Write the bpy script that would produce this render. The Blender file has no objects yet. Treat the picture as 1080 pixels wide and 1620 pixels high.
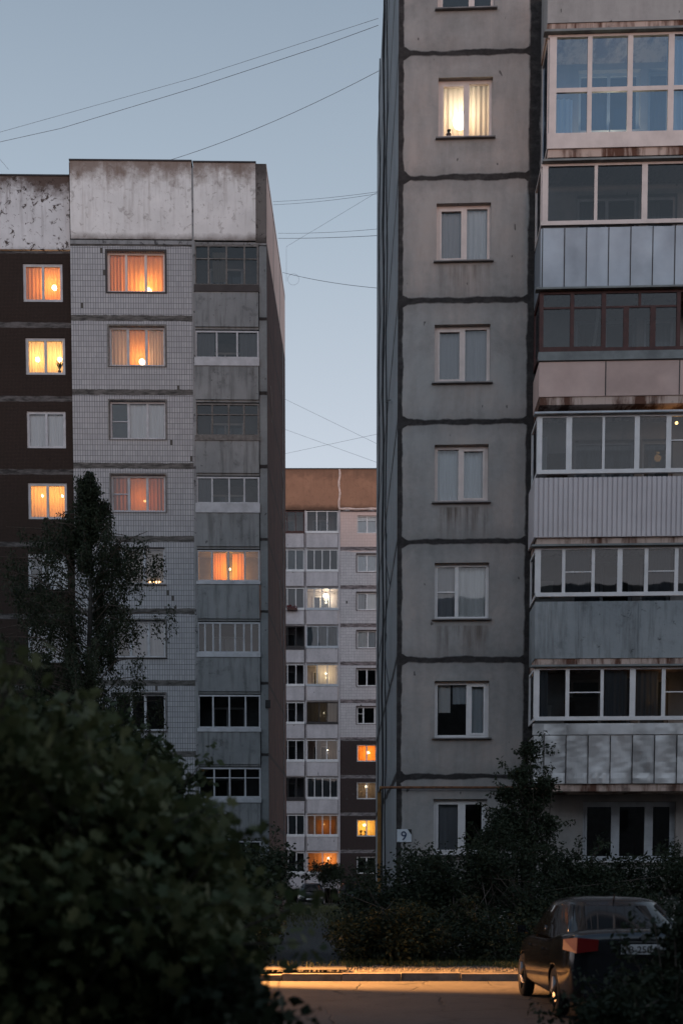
import bpy, bmesh, math, random
import numpy as np
from mathutils import Vector, Matrix
R = math.radians
rnd = random.Random(7)
S = bpy.context.scene
COL = S.collection

# ------------------------------------------------------------------ camera
FPX, PITCH, HOR, EYE = 1830.0, R(3.8), 1392.0, 1.7
YP = HOR + FPX * math.tan(PITCH)
cd = bpy.data.cameras.new("camera"); cam = bpy.data.objects.new("camera", cd); COL.objects.link(cam)
cam.location = (0, 0, EYE); cam.rotation_euler = (R(90) - PITCH, 0, 0)
cd.sensor_fit = 'VERTICAL'; cd.sensor_height = 36; cd.sensor_width = 24
cd.lens = FPX / 1620 * 36; cd.shift_y = (YP - 810) / 1620; cd.clip_end = 3000; cd.clip_start = .1
cd.dof.use_dof = True; cd.dof.focus_distance = 38; cd.dof.aperture_fstop = 1.7
S.camera = cam

# ------------------------------------------------------------------ sky, sun, exposure
SUN_EL, SUN_AZ = 1.6, 169.0          # azimuth clockwise from +Y (behind the camera, to the right)
w = bpy.data.worlds.new("World"); S.world = w; w.use_nodes = True
nt = w.node_tree; nt.nodes.clear()
sky = nt.nodes.new('ShaderNodeTexSky'); sky.sky_type = 'NISHITA'; sky.sun_disc = False
sky.sun_elevation = R(SUN_EL); sky.sun_rotation = R(SUN_AZ); sky.altitude = 100
sky.air_density = 1.0; sky.dust_density = 1.2; sky.ozone_density = 2.2
bg = nt.nodes.new('ShaderNodeBackground'); bg.inputs[1].default_value = .06
wo = nt.nodes.new('ShaderNodeOutputWorld')
# the pale afterglow of the whole dome, by elevation, on top of the clear Nishita sky
gc = nt.nodes.new('ShaderNodeTexCoord'); gs = nt.nodes.new('ShaderNodeSeparateXYZ'); nt.links.new(gc.outputs['Generated'], gs.inputs[0])
gr = nt.nodes.new('ShaderNodeValToRGB'); nt.links.new(gs.outputs[2], gr.inputs[0])
gr.color_ramp.elements[0].position = .0; gr.color_ramp.elements[0].color = (.62,.60,.66,1)
gr.color_ramp.elements[1].position = 1.0; gr.color_ramp.elements[1].color = (.13,.19,.29,1)
for p_, c_ in ((.33, (.50,.54,.60)), (.48, (.345,.405,.47)), (.60, (.245,.30,.365))):
    e_ = gr.color_ramp.elements.new(p_); e_.color = (*c_, 1)
b2 = nt.nodes.new('ShaderNodeBackground'); nt.links.new(gr.outputs[0], b2.inputs[0])
# the sunset half of the dome (behind the camera) is the brighter one
my = nt.nodes.new('ShaderNodeMapRange'); my.interpolation_type = 'SMOOTHSTEP'; nt.links.new(gs.outputs[1], my.inputs[0])
for k_, v_ in ((1, .35), (2, -.7), (3, 1.10), (4, 1.9)): my.inputs[k_].default_value = v_
nt.links.new(my.outputs[0], b2.inputs[1])
ad = nt.nodes.new('ShaderNodeAddShader'); nt.links.new(bg.outputs[0], ad.inputs[0]); nt.links.new(b2.outputs[0], ad.inputs[1])
nt.links.new(sky.outputs[0], bg.inputs[0]); nt.links.new(ad.outputs[0], wo.inputs[0])
sl = bpy.data.lights.new("sun", 'SUN'); sl.energy = .42; sl.angle = R(7); sl.color = (1, .62, .46)
so = bpy.data.objects.new("sun", sl); COL.objects.link(so)
az = R(SUN_AZ); sd = Vector((math.sin(az) * math.cos(R(SUN_EL)), math.cos(az) * math.cos(R(SUN_EL)), math.sin(R(SUN_EL))))
so.rotation_euler = sd.to_track_quat('Z', 'Y').to_euler()
S.view_settings.view_transform = 'Standard'; S.view_settings.look = 'None'
S.view_settings.exposure = 0.0; S.view_settings.gamma = 1; S.view_settings.use_curve_mapping = False
S.render.engine = 'CYCLES'
S.cycles.use_denoising = True
S.cycles.max_bounces = 8; S.cycles.transparent_max_bounces = 16; S.cycles.diffuse_bounces = 4
S.cycles.glossy_bounces = 4; S.cycles.caustics_reflective = False; S.cycles.caustics_refractive = False
S.cycles.sample_clamp_indirect = 4

# ------------------------------------------------------------------ mesh helpers
class MB:
    def __init__(s): s.v = []; s.f = []; s.m = []
    def quad(s, a, b, c, d, m=0):
        i = len(s.v); s.v += [tuple(a), tuple(b), tuple(c), tuple(d)]; s.f.append((i, i+1, i+2, i+3)); s.m.append(m)
    def box(s, x0, x1, y0, y1, z0, z1, m=0):
        i = len(s.v)
        s.v += [(x0,y0,z0),(x1,y0,z0),(x1,y1,z0),(x0,y1,z0),(x0,y0,z1),(x1,y0,z1),(x1,y1,z1),(x0,y1,z1)]
        for q in ((0,3,2,1),(4,5,6,7),(0,1,5,4),(1,2,6,5),(2,3,7,6),(3,0,4,7)):
            s.f.append(tuple(i+k for k in q)); s.m.append(m)
    def inside(s, x0, x1, y0, y1, z0, z1, m=0, front=False):
        for q in (((x0,y0,z0),(x0,y0,z1),(x0,y1,z1),(x0,y1,z0)), ((x1,y0,z0),(x1,y1,z0),(x1,y1,z1),(x1,y0,z1)),
                  ((x0,y0,z0),(x0,y1,z0),(x1,y1,z0),(x1,y0,z0)), ((x0,y0,z1),(x1,y0,z1),(x1,y1,z1),(x0,y1,z1)),
                  ((x0,y1,z0),(x0,y1,z1),(x1,y1,z1),(x1,y1,z0))): s.quad(*q, m=m)
    def tube(s, pts, r, n=6, m=0, cap=True):
        pts = [Vector(p) for p in pts]; rs = r if isinstance(r, (list, tuple)) else [r]*len(pts)
        base = len(s.v)
        for k, p in enumerate(pts):
            t = (pts[min(k+1, len(pts)-1)] - pts[max(k-1, 0)]).normalized()
            a = t.orthogonal().normalized() if abs(t.z) > .95 else t.cross(Vector((0,0,1))).normalized()
            b = t.cross(a).normalized()
            for j in range(n):
                q = p + (a*math.cos(2*math.pi*j/n) + b*math.sin(2*math.pi*j/n))*rs[k]; s.v.append(tuple(q))
        for k in range(len(pts)-1):
            for j in range(n):
                s.f.append((base+k*n+j, base+k*n+(j+1)%n, base+(k+1)*n+(j+1)%n, base+(k+1)*n+j)); s.m.append(m)
        if cap:
            s.f.append(tuple(base+j for j in range(n))[::-1]); s.m.append(m)
            s.f.append(tuple(base+(len(pts)-1)*n+j for j in range(n))); s.m.append(m)
    def wall(s, u0, u1, z0, z1, holes, y=0.0, d=.14, m=0):
        us = sorted({u0, u1, *[max(u0, min(u1, h[k])) for h in holes for k in (0, 1)]})
        zs = sorted({z0, z1, *[max(z0, min(z1, h[k])) for h in holes for k in (2, 3)]})
        for a, b in zip(us, us[1:]):
            for c, e in zip(zs, zs[1:]):
                mu, mz = (a+b)/2, (c+e)/2
                if any(h[0] < mu < h[1] and h[2] < mz < h[3] for h in holes): continue
                s.quad((a,y,c),(b,y,c),(b,y,e),(a,y,e), m)
        for h in holes:
            a, b, c, e = h[:4]; Y = y+d
            s.quad((a,y,c),(a,y,e),(a,Y,e),(a,Y,c), m); s.quad((b,y,c),(b,Y,c),(b,Y,e),(b,y,e), m)
            s.quad((a,y,c),(a,Y,c),(b,Y,c),(b,y,c), m); s.quad((a,y,e),(b,y,e),(b,Y,e),(a,Y,e), m)
    def sheet(s, u0, u1, z0, z1, y, amp=.03, per=.13, m=0, seed=0, nz=3, gather=0):
        rr = random.Random(seed); n = max(6, int((u1-u0)/per*7)); base = len(s.v); ph = rr.random()*6
        for j in range(nz+1):
            t = j/nz
            for i in range(n+1):
                f = i/n; u = u0+(u1-u0)*f
                if gather: u = u + gather*(1-t)*((f-.5)*-1)*(u1-u0)*.5
                s.v.append((u, y+amp*math.sin(u*2*math.pi/per+ph)*(1.15-.3*t)+amp*.6*math.sin(u*2*math.pi/(per*2.7)+ph*2), z0+(z1-z0)*t))
        for j in range(nz):
            for i in range(n):
                a = base+j*(n+1)+i; s.f.append((a, a+1, a+n+2, a+n+1)); s.m.append(m)
    def build(s, name, mat, parent=None, loc=(0,0,0), smooth=False):
        me = bpy.data.meshes.new(name)
        me.from_pydata([(a-loc[0], b-loc[1], c-loc[2]) for a, b, c in s.v] if any(loc) else s.v, [], s.f)
        mats = mat if isinstance(mat, (list, tuple)) else [mat]
        for k in mats: me.materials.append(k)
        if len(mats) > 1: me.polygons.foreach_set("material_index", s.m)
        if smooth: me.polygons.foreach_set("use_smooth", [True]*len(me.polygons))
        me.update(); o = bpy.data.objects.new(name, me); COL.objects.link(o); o.location = loc
        if parent: o.parent = parent
        return o
def tag(o, label=None, cat=None, group=None, kind=None):
    for k, v in (('label', label), ('category', cat), ('group', group), ('kind', kind)):
        if v: o[k] = v
    return o
def empty(name, loc=(0,0,0), rz=0.0, **k):
    o = bpy.data.objects.new(name, None); COL.objects.link(o); o.location = loc; o.rotation_euler = (0,0,rz); o.empty_display_size = .3
    return tag(o, **k)
def copy_tree(o, parent=None):
    c = o.copy(); COL.objects.link(c)
    if parent: c.parent = parent
    for ch in o.children: copy_tree(ch, c)
    return c

# ------------------------------------------------------------------ material helpers
class G:
    def __init__(g, name, rough=.8, metal=0.0, spec=.3):
        g.mat = bpy.data.materials.new(name); g.mat.use_nodes = True; g.t = g.mat.node_tree
        g.b = g.t.nodes['Principled BSDF']; g.b.inputs['Roughness'].default_value = rough
        g.b.inputs['Metallic'].default_value = metal; g.b.inputs['Specular IOR Level'].default_value = spec
        g.tc = g.t.nodes.new('ShaderNodeTexCoord'); g.o = g.tc.outputs['Object']
        sx = g.t.nodes.new('ShaderNodeSeparateXYZ'); g.l(g.o, sx.inputs[0]); g.x, g.y, g.z = sx.outputs
    def l(g, a, b): g.t.links.new(a, b)
    def set(g, sock, v):
        if isinstance(v, (int, float)): sock.default_value = v
        elif isinstance(v, (tuple, list)): sock.default_value = (*v, 1) if (len(v) == 3 and sock.type == 'RGBA') else v
        else: g.l(v, sock)
    def ma(g, op, a, b=0.0, c=0.0, clamp=False):
        n = g.t.nodes.new('ShaderNodeMath'); n.operation = op; n.use_clamp = clamp
        for k, v in enumerate((a, b, c)): g.set(n.inputs[k], v)
        return n.outputs[0]
    def vec(g, x, y, z):
        n = g.t.nodes.new('ShaderNodeCombineXYZ')
        for k, v in enumerate((x, y, z)): g.set(n.inputs[k], v)
        return n.outputs[0]
    def noise(g, scale, detail=5, rough=.6, st=(1,1,1), v=None, dist=0):
        mp = g.t.nodes.new('ShaderNodeMapping'); mp.inputs['Scale'].default_value = st; g.l(v or g.o, mp.inputs[0])
        n = g.t.nodes.new('ShaderNodeTexNoise'); n.inputs['Scale'].default_value = scale; n.inputs['Detail'].default_value = detail
        n.inputs['Roughness'].default_value = rough; n.inputs['Distortion'].default_value = dist; g.l(mp.outputs[0], n.inputs['Vector'])
        return n.outputs[0]
    def rng(g, v, a, b, c=0.0, d=1.0, smooth=False):
        n = g.t.nodes.new('ShaderNodeMapRange'); n.clamp = True
        if smooth: n.interpolation_type = 'SMOOTHSTEP'
        for k, q in enumerate((v, a, b, c, d)): g.set(n.inputs[k], q)
        return n.outputs[0]
    def mix(g, f, a, b, mode='MIX'):
        n = g.t.nodes.new('ShaderNodeMix'); n.data_type = 'RGBA'; n.blend_type = mode
        g.set(n.inputs[0], f); g.set(n.inputs[6], a); g.set(n.inputs[7], b); return n.outputs[2]
    def col(g, c): g.set(g.b.inputs['Base Color'], c)
    def bump(g, h, st=.3, dist=.02):
        n = g.t.nodes.new('ShaderNodeBump'); n.inputs['Strength'].default_value = st; n.inputs['Distance'].default_value = dist
        g.l(h, n.inputs['Height']); g.l(n.outputs[0], g.b.inputs['Normal'])
    def seamdist(g, v, v0, pitch, wob=0.0):
        q = g.ma('ADD', g.ma('DIVIDE', g.ma('SUBTRACT', v, v0), pitch), .5)
        q = g.ma('SUBTRACT', g.ma('FRACT', q), .5); return g.ma('MULTIPLY', g.ma('ABSOLUTE', q), pitch)
def simple(name, c, rough=.7, metal=0.0, var=.25, scale=3, spec=.3, bump=0.0):
    g = G(name, rough, metal, spec); n = g.noise(scale, 5)
    g.col(g.mix(g.rng(n, .3, .7), tuple(x*(1-var) for x in c), tuple(min(1, x*(1+var)) for x in c)))
    if bump: g.bump(n, bump)
    return g.mat

# ------------------------------------------------------------------ pixel -> facade measurement
class Plane:
    def __init__(s, xpx, D, ang):      # ang: rotation of the facade about z
        s.P = Vector(((xpx-540)/FPX*D, D, 0)); s.a = ang
        s.u = Vector((math.cos(ang), math.sin(ang), 0)); s.inn = Vector((-math.sin(ang), math.cos(ang), 0))
    def px(s, x, y, off=0.0):
        xc = (x-540)/FPX; yc = -(y-YP)/FPX
        d = Vector((xc, math.cos(PITCH)+yc*math.sin(PITCH), -math.sin(PITCH)+yc*math.cos(PITCH)))
        o = Vector((0,0,EYE)); P = s.P - s.inn*off
        t = (P-o).dot(s.inn)/d.dot(s.inn); q = o+d*t-s.P
        return q.dot(s.u), q.z
    def U(s, x, y=900, off=0.0): return s.px(x, y, off)[0]
    def Z(s, x, y, off=0.0): return s.px(x, y, off)[1]
    def rect(s, x0, x1, y0, y1, off=0.0):
        xm, ym = (x0+x1)/2, (y0+y1)/2
        return (s.U(x0, ym, off), s.U(x1, ym, off), s.Z(xm, y1, off), s.Z(xm, y0, off))
PR = Plane(626, 27.5, R(-2.2)); PL = Plane(426, 44.0, R(.8)); PF = Plane(537, 85.0, 0.0)
def world_at(x, y, D):
    xc = (x-540)/FPX; yc = -(y-YP)/FPX
    d = Vector((xc, math.cos(PITCH)+yc*math.sin(PITCH), -math.sin(PITCH)+yc*math.cos(PITCH)))
    return Vector((0,0,EYE)) + d*(D/d.y)
def storeys(P, x, ya, yb, n): za, zb = P.Z(x, ya), P.Z(x, yb); return za, (za-zb)/n

ZR, HR = storeys(PR, 735, 83, 1228, 6)       # right block: z of a joint, storey pitch
ZL, HL = storeys(PL, 215, 385, 1080.5, 6)
ZF, HF = storeys(PF, 560, 807, 1347, 9)

# ------------------------------------------------------------------ materials
def panel_mat(name, base, tint, z0, pitch, useams, sw=.074, vw=.1, seamc=(.022,.020,.020), streak=None, joint=True):
    g = G(name, .9, 0, .2)
    n1 = g.noise(.55, 6, .6); n2 = g.noise(7, 6, .65); n3 = g.noise(1.6, 5, .6, (1.6, 1, .35)); fine = g.noise(60, 3, .6)
    c = g.mix(g.rng(n1, .38, .62), base, tint); c = g.mix(g.rng(g.noise(.4, 6, .72, dist=.6), .46, .62, 0, .8), c, tuple(x*.72 for x in base))
    c = g.mix(g.rng(n3, .42, .68, 0, .65), c, tuple(x*.62 for x in base))
    c = g.mix(g.rng(n2, .3, .75, 0, .32), c, tuple(x*1.3 for x in base))
    pock = g.noise(5.5, 2, .5, (1, 1, .6)); c = g.mix(g.rng(pock, .715, .74, 0, .75), c, (.05,.045,.045))
    wob = g.ma('MULTIPLY', g.ma('SUBTRACT', g.noise(2.1, 6, .6), .5), .13)
    dz = g.seamdist(g.ma('ADD', g.z, wob), z0, pitch)
    swv = g.rng(g.noise(.8, 3, .5), .3, .7, sw*.55, sw*1.25); hz = g.rng(g.ma('SUBTRACT', dz, swv), -.02, .012, 1, 0)
    dirt = g.rng(g.ma('ADD', dz, g.ma('MULTIPLY', n2, .25)), sw+.05, sw+.42, .4, 0)
    c = g.mix(dirt, c, tuple(x*.45 for x in base))
    if streak:      # run-off below the sills
        u0, u1, rel = streak
        fz = g.ma('FRACT', g.ma('DIVIDE', g.ma('SUBTRACT', rel, g.z), pitch)); fz = g.ma('MULTIPLY', fz, pitch)
        mz = g.ma('MULTIPLY', g.rng(fz, .02, .06), g.rng(fz, .25, 1.0, 1, 0))
        ub = g.ma('ADD', g.x, g.ma('MULTIPLY', wob, 1.0))
        mu = g.ma('MULTIPLY', g.rng(ub, u0, u0+.12), g.rng(ub, u1-.12, u1, 1, 0))
        st = g.rng(g.noise(1, 4, .6, (7, 1, .5)), .42, .66, .0, .8)
        wn = g.t.nodes.new('ShaderNodeTexWhiteNoise'); wn.noise_dimensions = '1D'; g.l(g.ma('FLOOR', g.ma('DIVIDE', g.ma('SUBTRACT', rel, g.z), pitch)), wn.inputs['W']); st = g.ma('MULTIPLY', st, g.rng(wn.outputs[0], .1, .9, .15, 1.1))
        c = g.mix(g.ma('MULTIPLY', g.ma('MULTIPLY', mz, mu), st), c, (.085,.062,.05))
    m = hz
    for us, ww in useams:
        du = g.ma('ABSOLUTE', g.ma('SUBTRACT', g.ma('ADD', g.x, wob), us))
        vz = g.rng(du, ww*.8, ww*1.12, 1, 0); m = g.ma('MAXIMUM', m, vz)
        dd = g.ma('SUBTRACT', .2, g.ma('ADD', g.ma('MULTIPLY', du, .6), dz)); m = g.ma('MAXIMUM', m, g.rng(dd, 0, .02))
    sc = g.mix(g.rng(g.noise(9, 4), .35, .7), seamc, tuple(x*1.9 for x in seamc))
    if joint: c = g.mix(g.ma('MULTIPLY', m, g.rng(g.noise(2.4, 5, .7, (1, 1, 2)), .3, .5, .86, 1)), c, sc)
    g.col(c)
    h = g.ma('ADD', g.ma('MULTIPLY', fine, .25), g.ma('ADD', g.ma('MULTIPLY', n2, .5), g.ma('MULTIPLY', m, .8)))
    g.bump(h, .45, .02); return g.mat
WCOL = (PR.U(688), PR.U(774))
m_right = panel_mat('panel_concrete', (.29,.285,.28), (.35,.30,.275), ZR, HR, [(PR.U(630), .085), (PR.U(838), .14)], streak=(WCOL[0], WCOL[1], PR.Z(735, 416)))  # wide second seam also paints in the shadow gap beside the balconies
m_right_plain = panel_mat('parapet_concrete', (.34,.33,.32), (.31,.29,.285), 900, 50, [], joint=False)
m_right_side = panel_mat('side_concrete', (.27,.29,.305), (.22,.235,.25), ZR, HR, [], sw=.1)
m_greyside = panel_mat('grey_render', (.25,.25,.24), (.2,.19,.185), 900, 50, [], joint=False)

def tile_mat(name, a, b, mortar, z0, pitch, jw=.11, tw=.092, th=.195, jc=(.13,.125,.12), painted_glow=None, spec=.2):
    g = G(name, .6, 0, spec)
    br = g.t.nodes.new('ShaderNodeTexBrick'); br.offset = 0; br.squash = 1
    g.l(g.vec(g.x, g.z, 0), br.inputs['Vector'])
    for k, v in (('Scale', 1), ('Mortar Size', .0085), ('Mortar Smooth', .2), ('Bias', 0), ('Brick Width', tw), ('Row Height', th)): br.inputs[k].default_value = v
    br.inputs['Color1'].default_value = (*a, 1); br.inputs['Color2'].default_value = (*b, 1); br.inputs['Mortar'].default_value = (*mortar, 1)
    n1 = g.noise(.8, 6, .6); n2 = g.noise(5, 5, .6)
    c = g.mix(g.rng(n1, .35, .7, 0, .4), br.outputs[0], tuple(x*.55 for x in a))
    c = g.mix(g.rng(n2, .62, .75, 0, .5), c, tuple(x*.35 for x in a))
    if tw > .08:
        w2 = g.t.nodes.new('ShaderNodeTexWhiteNoise'); w2.noise_dimensions = '2D'; g.l(g.vec(g.ma('FLOOR', g.ma('DIVIDE', g.x, tw)), g.ma('FLOOR', g.ma('DIVIDE', g.z, th)), 0), w2.inputs['Vector'])
        c = g.mix(g.rng(w2.outputs[0], .0, 1, 0, .22), c, tuple(x*.6 for x in a)); c = g.mix(g.rng(w2.outputs[0], .9965, .997), c, (.07,.065,.06))
    if painted_glow:  # pink sunset glow painted into the top-storey tile colour
        n3 = g.noise(.35, 4, .6); hh = g.rng(g.ma('ADD', g.z, g.ma('MULTIPLY', n3, .5)), painted_glow[0], painted_glow[1])
        c = g.mix(g.ma('MULTIPLY', hh, .5), c, painted_glow[2])
    wob = g.ma('MULTIPLY', g.ma('SUBTRACT', g.noise(3, 5), .5), .1)
    dz = g.seamdist(g.ma('ADD', g.z, wob), z0, pitch)
    hz = g.rng(dz, jw*.85, jw*1.1, 1, 0)
    jn = g.noise(2.2, 5, .65, (1, 1, 4))
    c = g.mix(hz, c, g.mix(g.rng(jn, .38, .62), jc, tuple(x*.28 for x in jc)))
    g.col(c); g.bump(g.ma('MULTIPLY', g.ma('SUBTRACT', 1.0, br.outputs[1]), 1.0), .35, .01); return g.mat
m_tile = tile_mat('pale_wall_tiles', (.42,.43,.45), (.35,.36,.38), (.06,.065,.075), ZL, HL)
m_brown = tile_mat('brown_wall_tiles', (.052,.036,.030), (.042,.029,.024), (.02,.017,.016), PL.Z(60, 509), HL, jw=.1, tw=.05, th=.05, jc=(.12,.115,.115), spec=.05)
m_ftile = tile_mat('far_wall_tiles', (.60,.55,.55), (.52,.48,.48), (.2,.17,.18), ZF, HF, jw=.14, tw=.115, th=.2, jc=(.25,.2,.2), painted_glow=(ZF-HF*.98, ZF-HF*.94, (.74,.47,.38)))
m_fbrown = tile_mat('far_brown_tiles', (.055,.035,.032), (.045,.03,.028), (.02,.015,.015), ZF, HF, jw=.12, tw=.12, th=.07, jc=(.25,.22,.22))
def parapet_mat(name, base, dirt, top, seed=0, height=2.8, dirtamt=1.0, spots=.5):
    g = G(name, .9, 0, .2)
    o = g.vec(g.ma('ADD', g.x, seed*3.7), g.y, g.z)
    n1 = g.noise(1.3, 8, .68, v=o); n2 = g.noise(1.0, 6, .65, (5, 1, .45), v=o); n3 = g.noise(2.6, 6, .7, (1.5, 1, 1.5), v=o, dist=.7)
    d = g.ma('SUBTRACT', top, g.z)
    tm = g.rng(g.ma('ADD', d, g.ma('MULTIPLY', g.ma('SUBTRACT', n1, .5), 2.6)), .0, 1.0, 1, 0, True)
    bm_ = g.rng(g.ma('ADD', g.ma('SUBTRACT', height, d), g.ma('MULTIPLY', n1, .6)), .3, .6, 1, 0)
    st = g.ma('MULTIPLY', g.rng(n2, .5, .68), g.rng(d, .2, height, .8, .1))
    c = g.mix(g.rng(g.noise(.9, 5, v=o), .3, .7), base, tuple(x*.8 for x in base))
    c = g.mix(g.ma('MULTIPLY', tm, .85*dirtamt), c, dirt)
    c = g.mix(g.ma('MULTIPLY', st, .7*dirtamt), c, dirt)
    c = g.mix(g.ma('MULTIPLY', g.rng(n3, .565, .62), spots), c, tuple(x*.6 for x in dirt))
    c = g.mix(g.ma('MULTIPLY', bm_, .8), c, tuple(x*.5 for x in dirt))
    g.col(c); g.bump(g.noise(14, 5), .4, .02); return g.mat
ZTL = PL.Z(215, 256)
m_par = parapet_mat('whitewashed_parapet', (.72,.72,.72), (.15,.10,.075), ZTL, 0, spots=.35)
m_par2 = parapet_mat('whitewashed_parapet_flaking', (.62,.63,.65), (.08,.055,.045), PL.Z(60, 272), 4, spots=.95, dirtamt=1.15)
m_column = parapet_mat('weathered_concrete', (.25,.26,.27), (.05,.05,.055), 90, 7, height=400, spots=.8)
def loggia_mat(m=1.0):
    g = G('loggia_concrete', .9, 0, .2); n = g.noise(.7, 6); n1 = g.noise(1.4, 7, .7); n2 = g.noise(1, 5, .65, (5, 1, .5)); n3 = g.noise(3.2, 6, .7, dist=.6)
    m_ = m; c = g.mix(g.rng(n, .35, .65), (.245*m,.26*m,.268*m), (.18*m,.195*m,.205*m)); c = g.mix(g.rng(n2, .48, .66, 0, .6), c, (.085,.09,.09)); c = g.mix(g.rng(n1, .56, .7, 0, .7), c, (.07,.068,.066)); c = g.mix(g.rng(n3, .63, .68, 0, .8), c, (.05,.05,.05))
    g.col(c); g.bump(g.noise(14, 5), .4, .02); return g.mat
m_logg = loggia_mat()
m_fl = panel_mat('pale_loggia_concrete', (.52,.48,.49), (.42,.38,.39), 900, 50, [], joint=False)
m_orange = parapet_mat('rust_orange_render', (.37,.195,.125), (.17,.095,.065), PF.Z(500, 742), 2, spots=.25, dirtamt=.8)
def side_mat():
    g = G('gable_render', .9, 0, .2)
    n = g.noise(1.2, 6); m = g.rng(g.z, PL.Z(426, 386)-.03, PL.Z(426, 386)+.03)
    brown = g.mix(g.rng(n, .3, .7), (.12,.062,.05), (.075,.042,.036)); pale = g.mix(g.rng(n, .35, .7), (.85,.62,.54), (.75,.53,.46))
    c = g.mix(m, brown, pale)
    dz = g.seamdist(g.z, ZL, HL); dy = g.seamdist(g.y, 0, 3.2)
    c = g.mix(g.rng(g.ma('MINIMUM', dz, dy), .06, .1, .85, 0), c, (.05,.035,.03))
    g.col(c); g.bump(g.noise(12, 4), .3); return g.mat
m_gable = side_mat()
m_white = simple('white_window_frame', (.62,.60,.60), .45, 0, .1)
m_pinkwhite = simple('aged_white_frame', (.58,.50,.47), .5, 0, .12)
m_bluewhite = simple('weathered_frame', (.40,.42,.45), .6, 0, .2)
m_greyframe = simple('old_wood_frame', (.13,.125,.12), .7, 0, .4, 8)
m_redframe = simple('oxblood_painted_frame', (.055,.017,.014), .5, 0, .3, 6)
m_darkframe = simple('dark_frame', (.035,.03,.03), .6)
m_browntrim = simple('brown_trim', (.06,.035,.03), .6)
m_dark = simple('dark_soffit', (.03,.03,.03), .9, 0, .3)
m_roof = simple('roof_felt', (.05,.05,.055), .9)
m_interior = simple('interior_plaster', (.30,.27,.25), .9)
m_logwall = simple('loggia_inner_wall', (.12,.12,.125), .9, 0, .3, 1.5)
m_ledge = simple('painted_ledge', (.16,.17,.17), .6, 0, .3)
m_sill = simple('zinc_sill', (.16,.15,.15), .5, .4, .3)
m_cable = simple('black_cable', (.03,.032,.036), .7)
m_pink = None
def slab_edge():
    g = G('rusty_slab_edge', .9); n = g.noise(1.0, 6, .7, (2.2, 1, .3)); n2 = g.noise(3, 5)
    c = g.mix(g.rng(n, .46, .58), (.46,.35,.30), (.10,.045,.03)); c = g.mix(g.rng(n2, .55, .7, 0, .7), c, (.05,.035,.03))
    g.col(c); g.bump(n2, .5); return g.mat
m_slab = slab_edge()
def sheet_metal(name, c, seam, rough=.42, metal=.75, dent=.5, x0=0.0, dscale=1.4):
    g = G(name, rough, metal, .5)
    n = g.noise(1.7, 5); n2 = g.noise(.8, 3, .5, (2.5, 1, .7)); k = g.ma('FLOOR', g.ma('DIVIDE', g.ma('SUBTRACT', g.x, x0), seam))
    wn = g.t.nodes.new('ShaderNodeTexWhiteNoise'); wn.noise_dimensions = '1D'; g.l(k, wn.inputs['W'])
    cc = g.mix(g.rng(n, .3, .7), tuple(x*.75 for x in c), c); cc = g.mix(g.rng(wn.outputs[0], 0, 1, 0, .35), cc, tuple(min(1, x*1.35) for x in c))
    g.col(cc); g.set(g.b.inputs['Roughness'], g.rng(n2, .3, .7, rough-.08, rough+.2))
    g.bump(g.noise(dscale, 2, .5, v=g.vec(g.ma('ADD', g.x, g.ma('MULTIPLY', wn.outputs[0], 7)), g.y, g.z)), dent, .08); return g.mat
def glass(name='window_glass', tint=(.86,.88,.9), refl=.9, wav=.03, seed=0, gc=(.95,.97,1)):
    g = G(name, .02); t = g.t
    tr = t.nodes.new('ShaderNodeBsdfTransparent'); tr.inputs[0].default_value = (*tint, 1)
    gl = t.nodes.new('ShaderNodeBsdfGlossy'); gl.inputs['Roughness'].default_value = .015; gl.inputs[0].default_value = (*gc, 1)
    bm_ = t.nodes.new('ShaderNodeBump'); bm_.inputs['Strength'].default_value = wav; bm_.inputs['Distance'].default_value = .05
    g.l(g.noise(1.3, 2, .5), bm_.inputs['Height']); g.l(bm_.outputs[0], gl.inputs['Normal'])
    fr = t.nodes.new('ShaderNodeFresnel'); fr.inputs[0].default_value = 1.5
    f = g.ma('MULTIPLY', fr.outputs[0], 1.8*refl, clamp=True)
    mx = t.nodes.new('ShaderNodeMixShader'); g.l(f, mx.inputs[0]); g.l(tr.outputs[0], mx.inputs[1]); g.l(gl.outputs[0], mx.inputs[2])
    g.l(mx.outputs[0], t.nodes['Material Output'].inputs[0]); return g.mat
m_glass = glass(); m_mirror = glass('coated_glass', (.42,.58,.76), 2.3, .03, gc=(.62,.8,1)); m_dusty = glass('dusty_glass', (.42,.45,.47), .55, .03)
m_matte = glass('matte_inner_glass', (.5,.52,.54), .35, .02); m_balc = glass('balcony_glass', (.33,.35,.37), .6, .03)
def curtain_mat(name, c, sheer=.15, trans=.5):
    g = G(name, .9); t = g.t
    di = t.nodes.new('ShaderNodeBsdfDiffuse'); tl = t.nodes.new('ShaderNodeBsdfTranslucent'); tr = t.nodes.new('ShaderNodeBsdfTransparent')
    n = g.noise(1, 3, .6, (16, 1, .4)); cc = g.mix(g.rng(n, .3, .7), tuple(x*.8 for x in c), c)
    g.l(cc, di.inputs[0]); g.l(cc, tl.inputs[0])
    a = t.nodes.new('ShaderNodeMixShader'); a.inputs[0].default_value = trans; g.l(di.outputs[0], a.inputs[1]); g.l(tl.outputs[0], a.inputs[2])
    b = t.nodes.new('ShaderNodeMixShader'); g.l(g.rng(n, .3, .7, sheer*.8, sheer*1.25), b.inputs[0]); g.l(a.outputs[0], b.inputs[1]); g.l(tr.outputs[0], b.inputs[2])
    g.l(b.outputs[0], t.nodes['Material Output'].inputs[0]); return g.mat
m_cw = curtain_mat('white_net_curtain', (.66,.73,.78), .05, .12)
m_cthick = curtain_mat('white_curtain', (.95,.96,.95), .01, .05)
m_cgrey = curtain_mat('grey_curtain', (.50,.52,.56), .1, .3)
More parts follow.
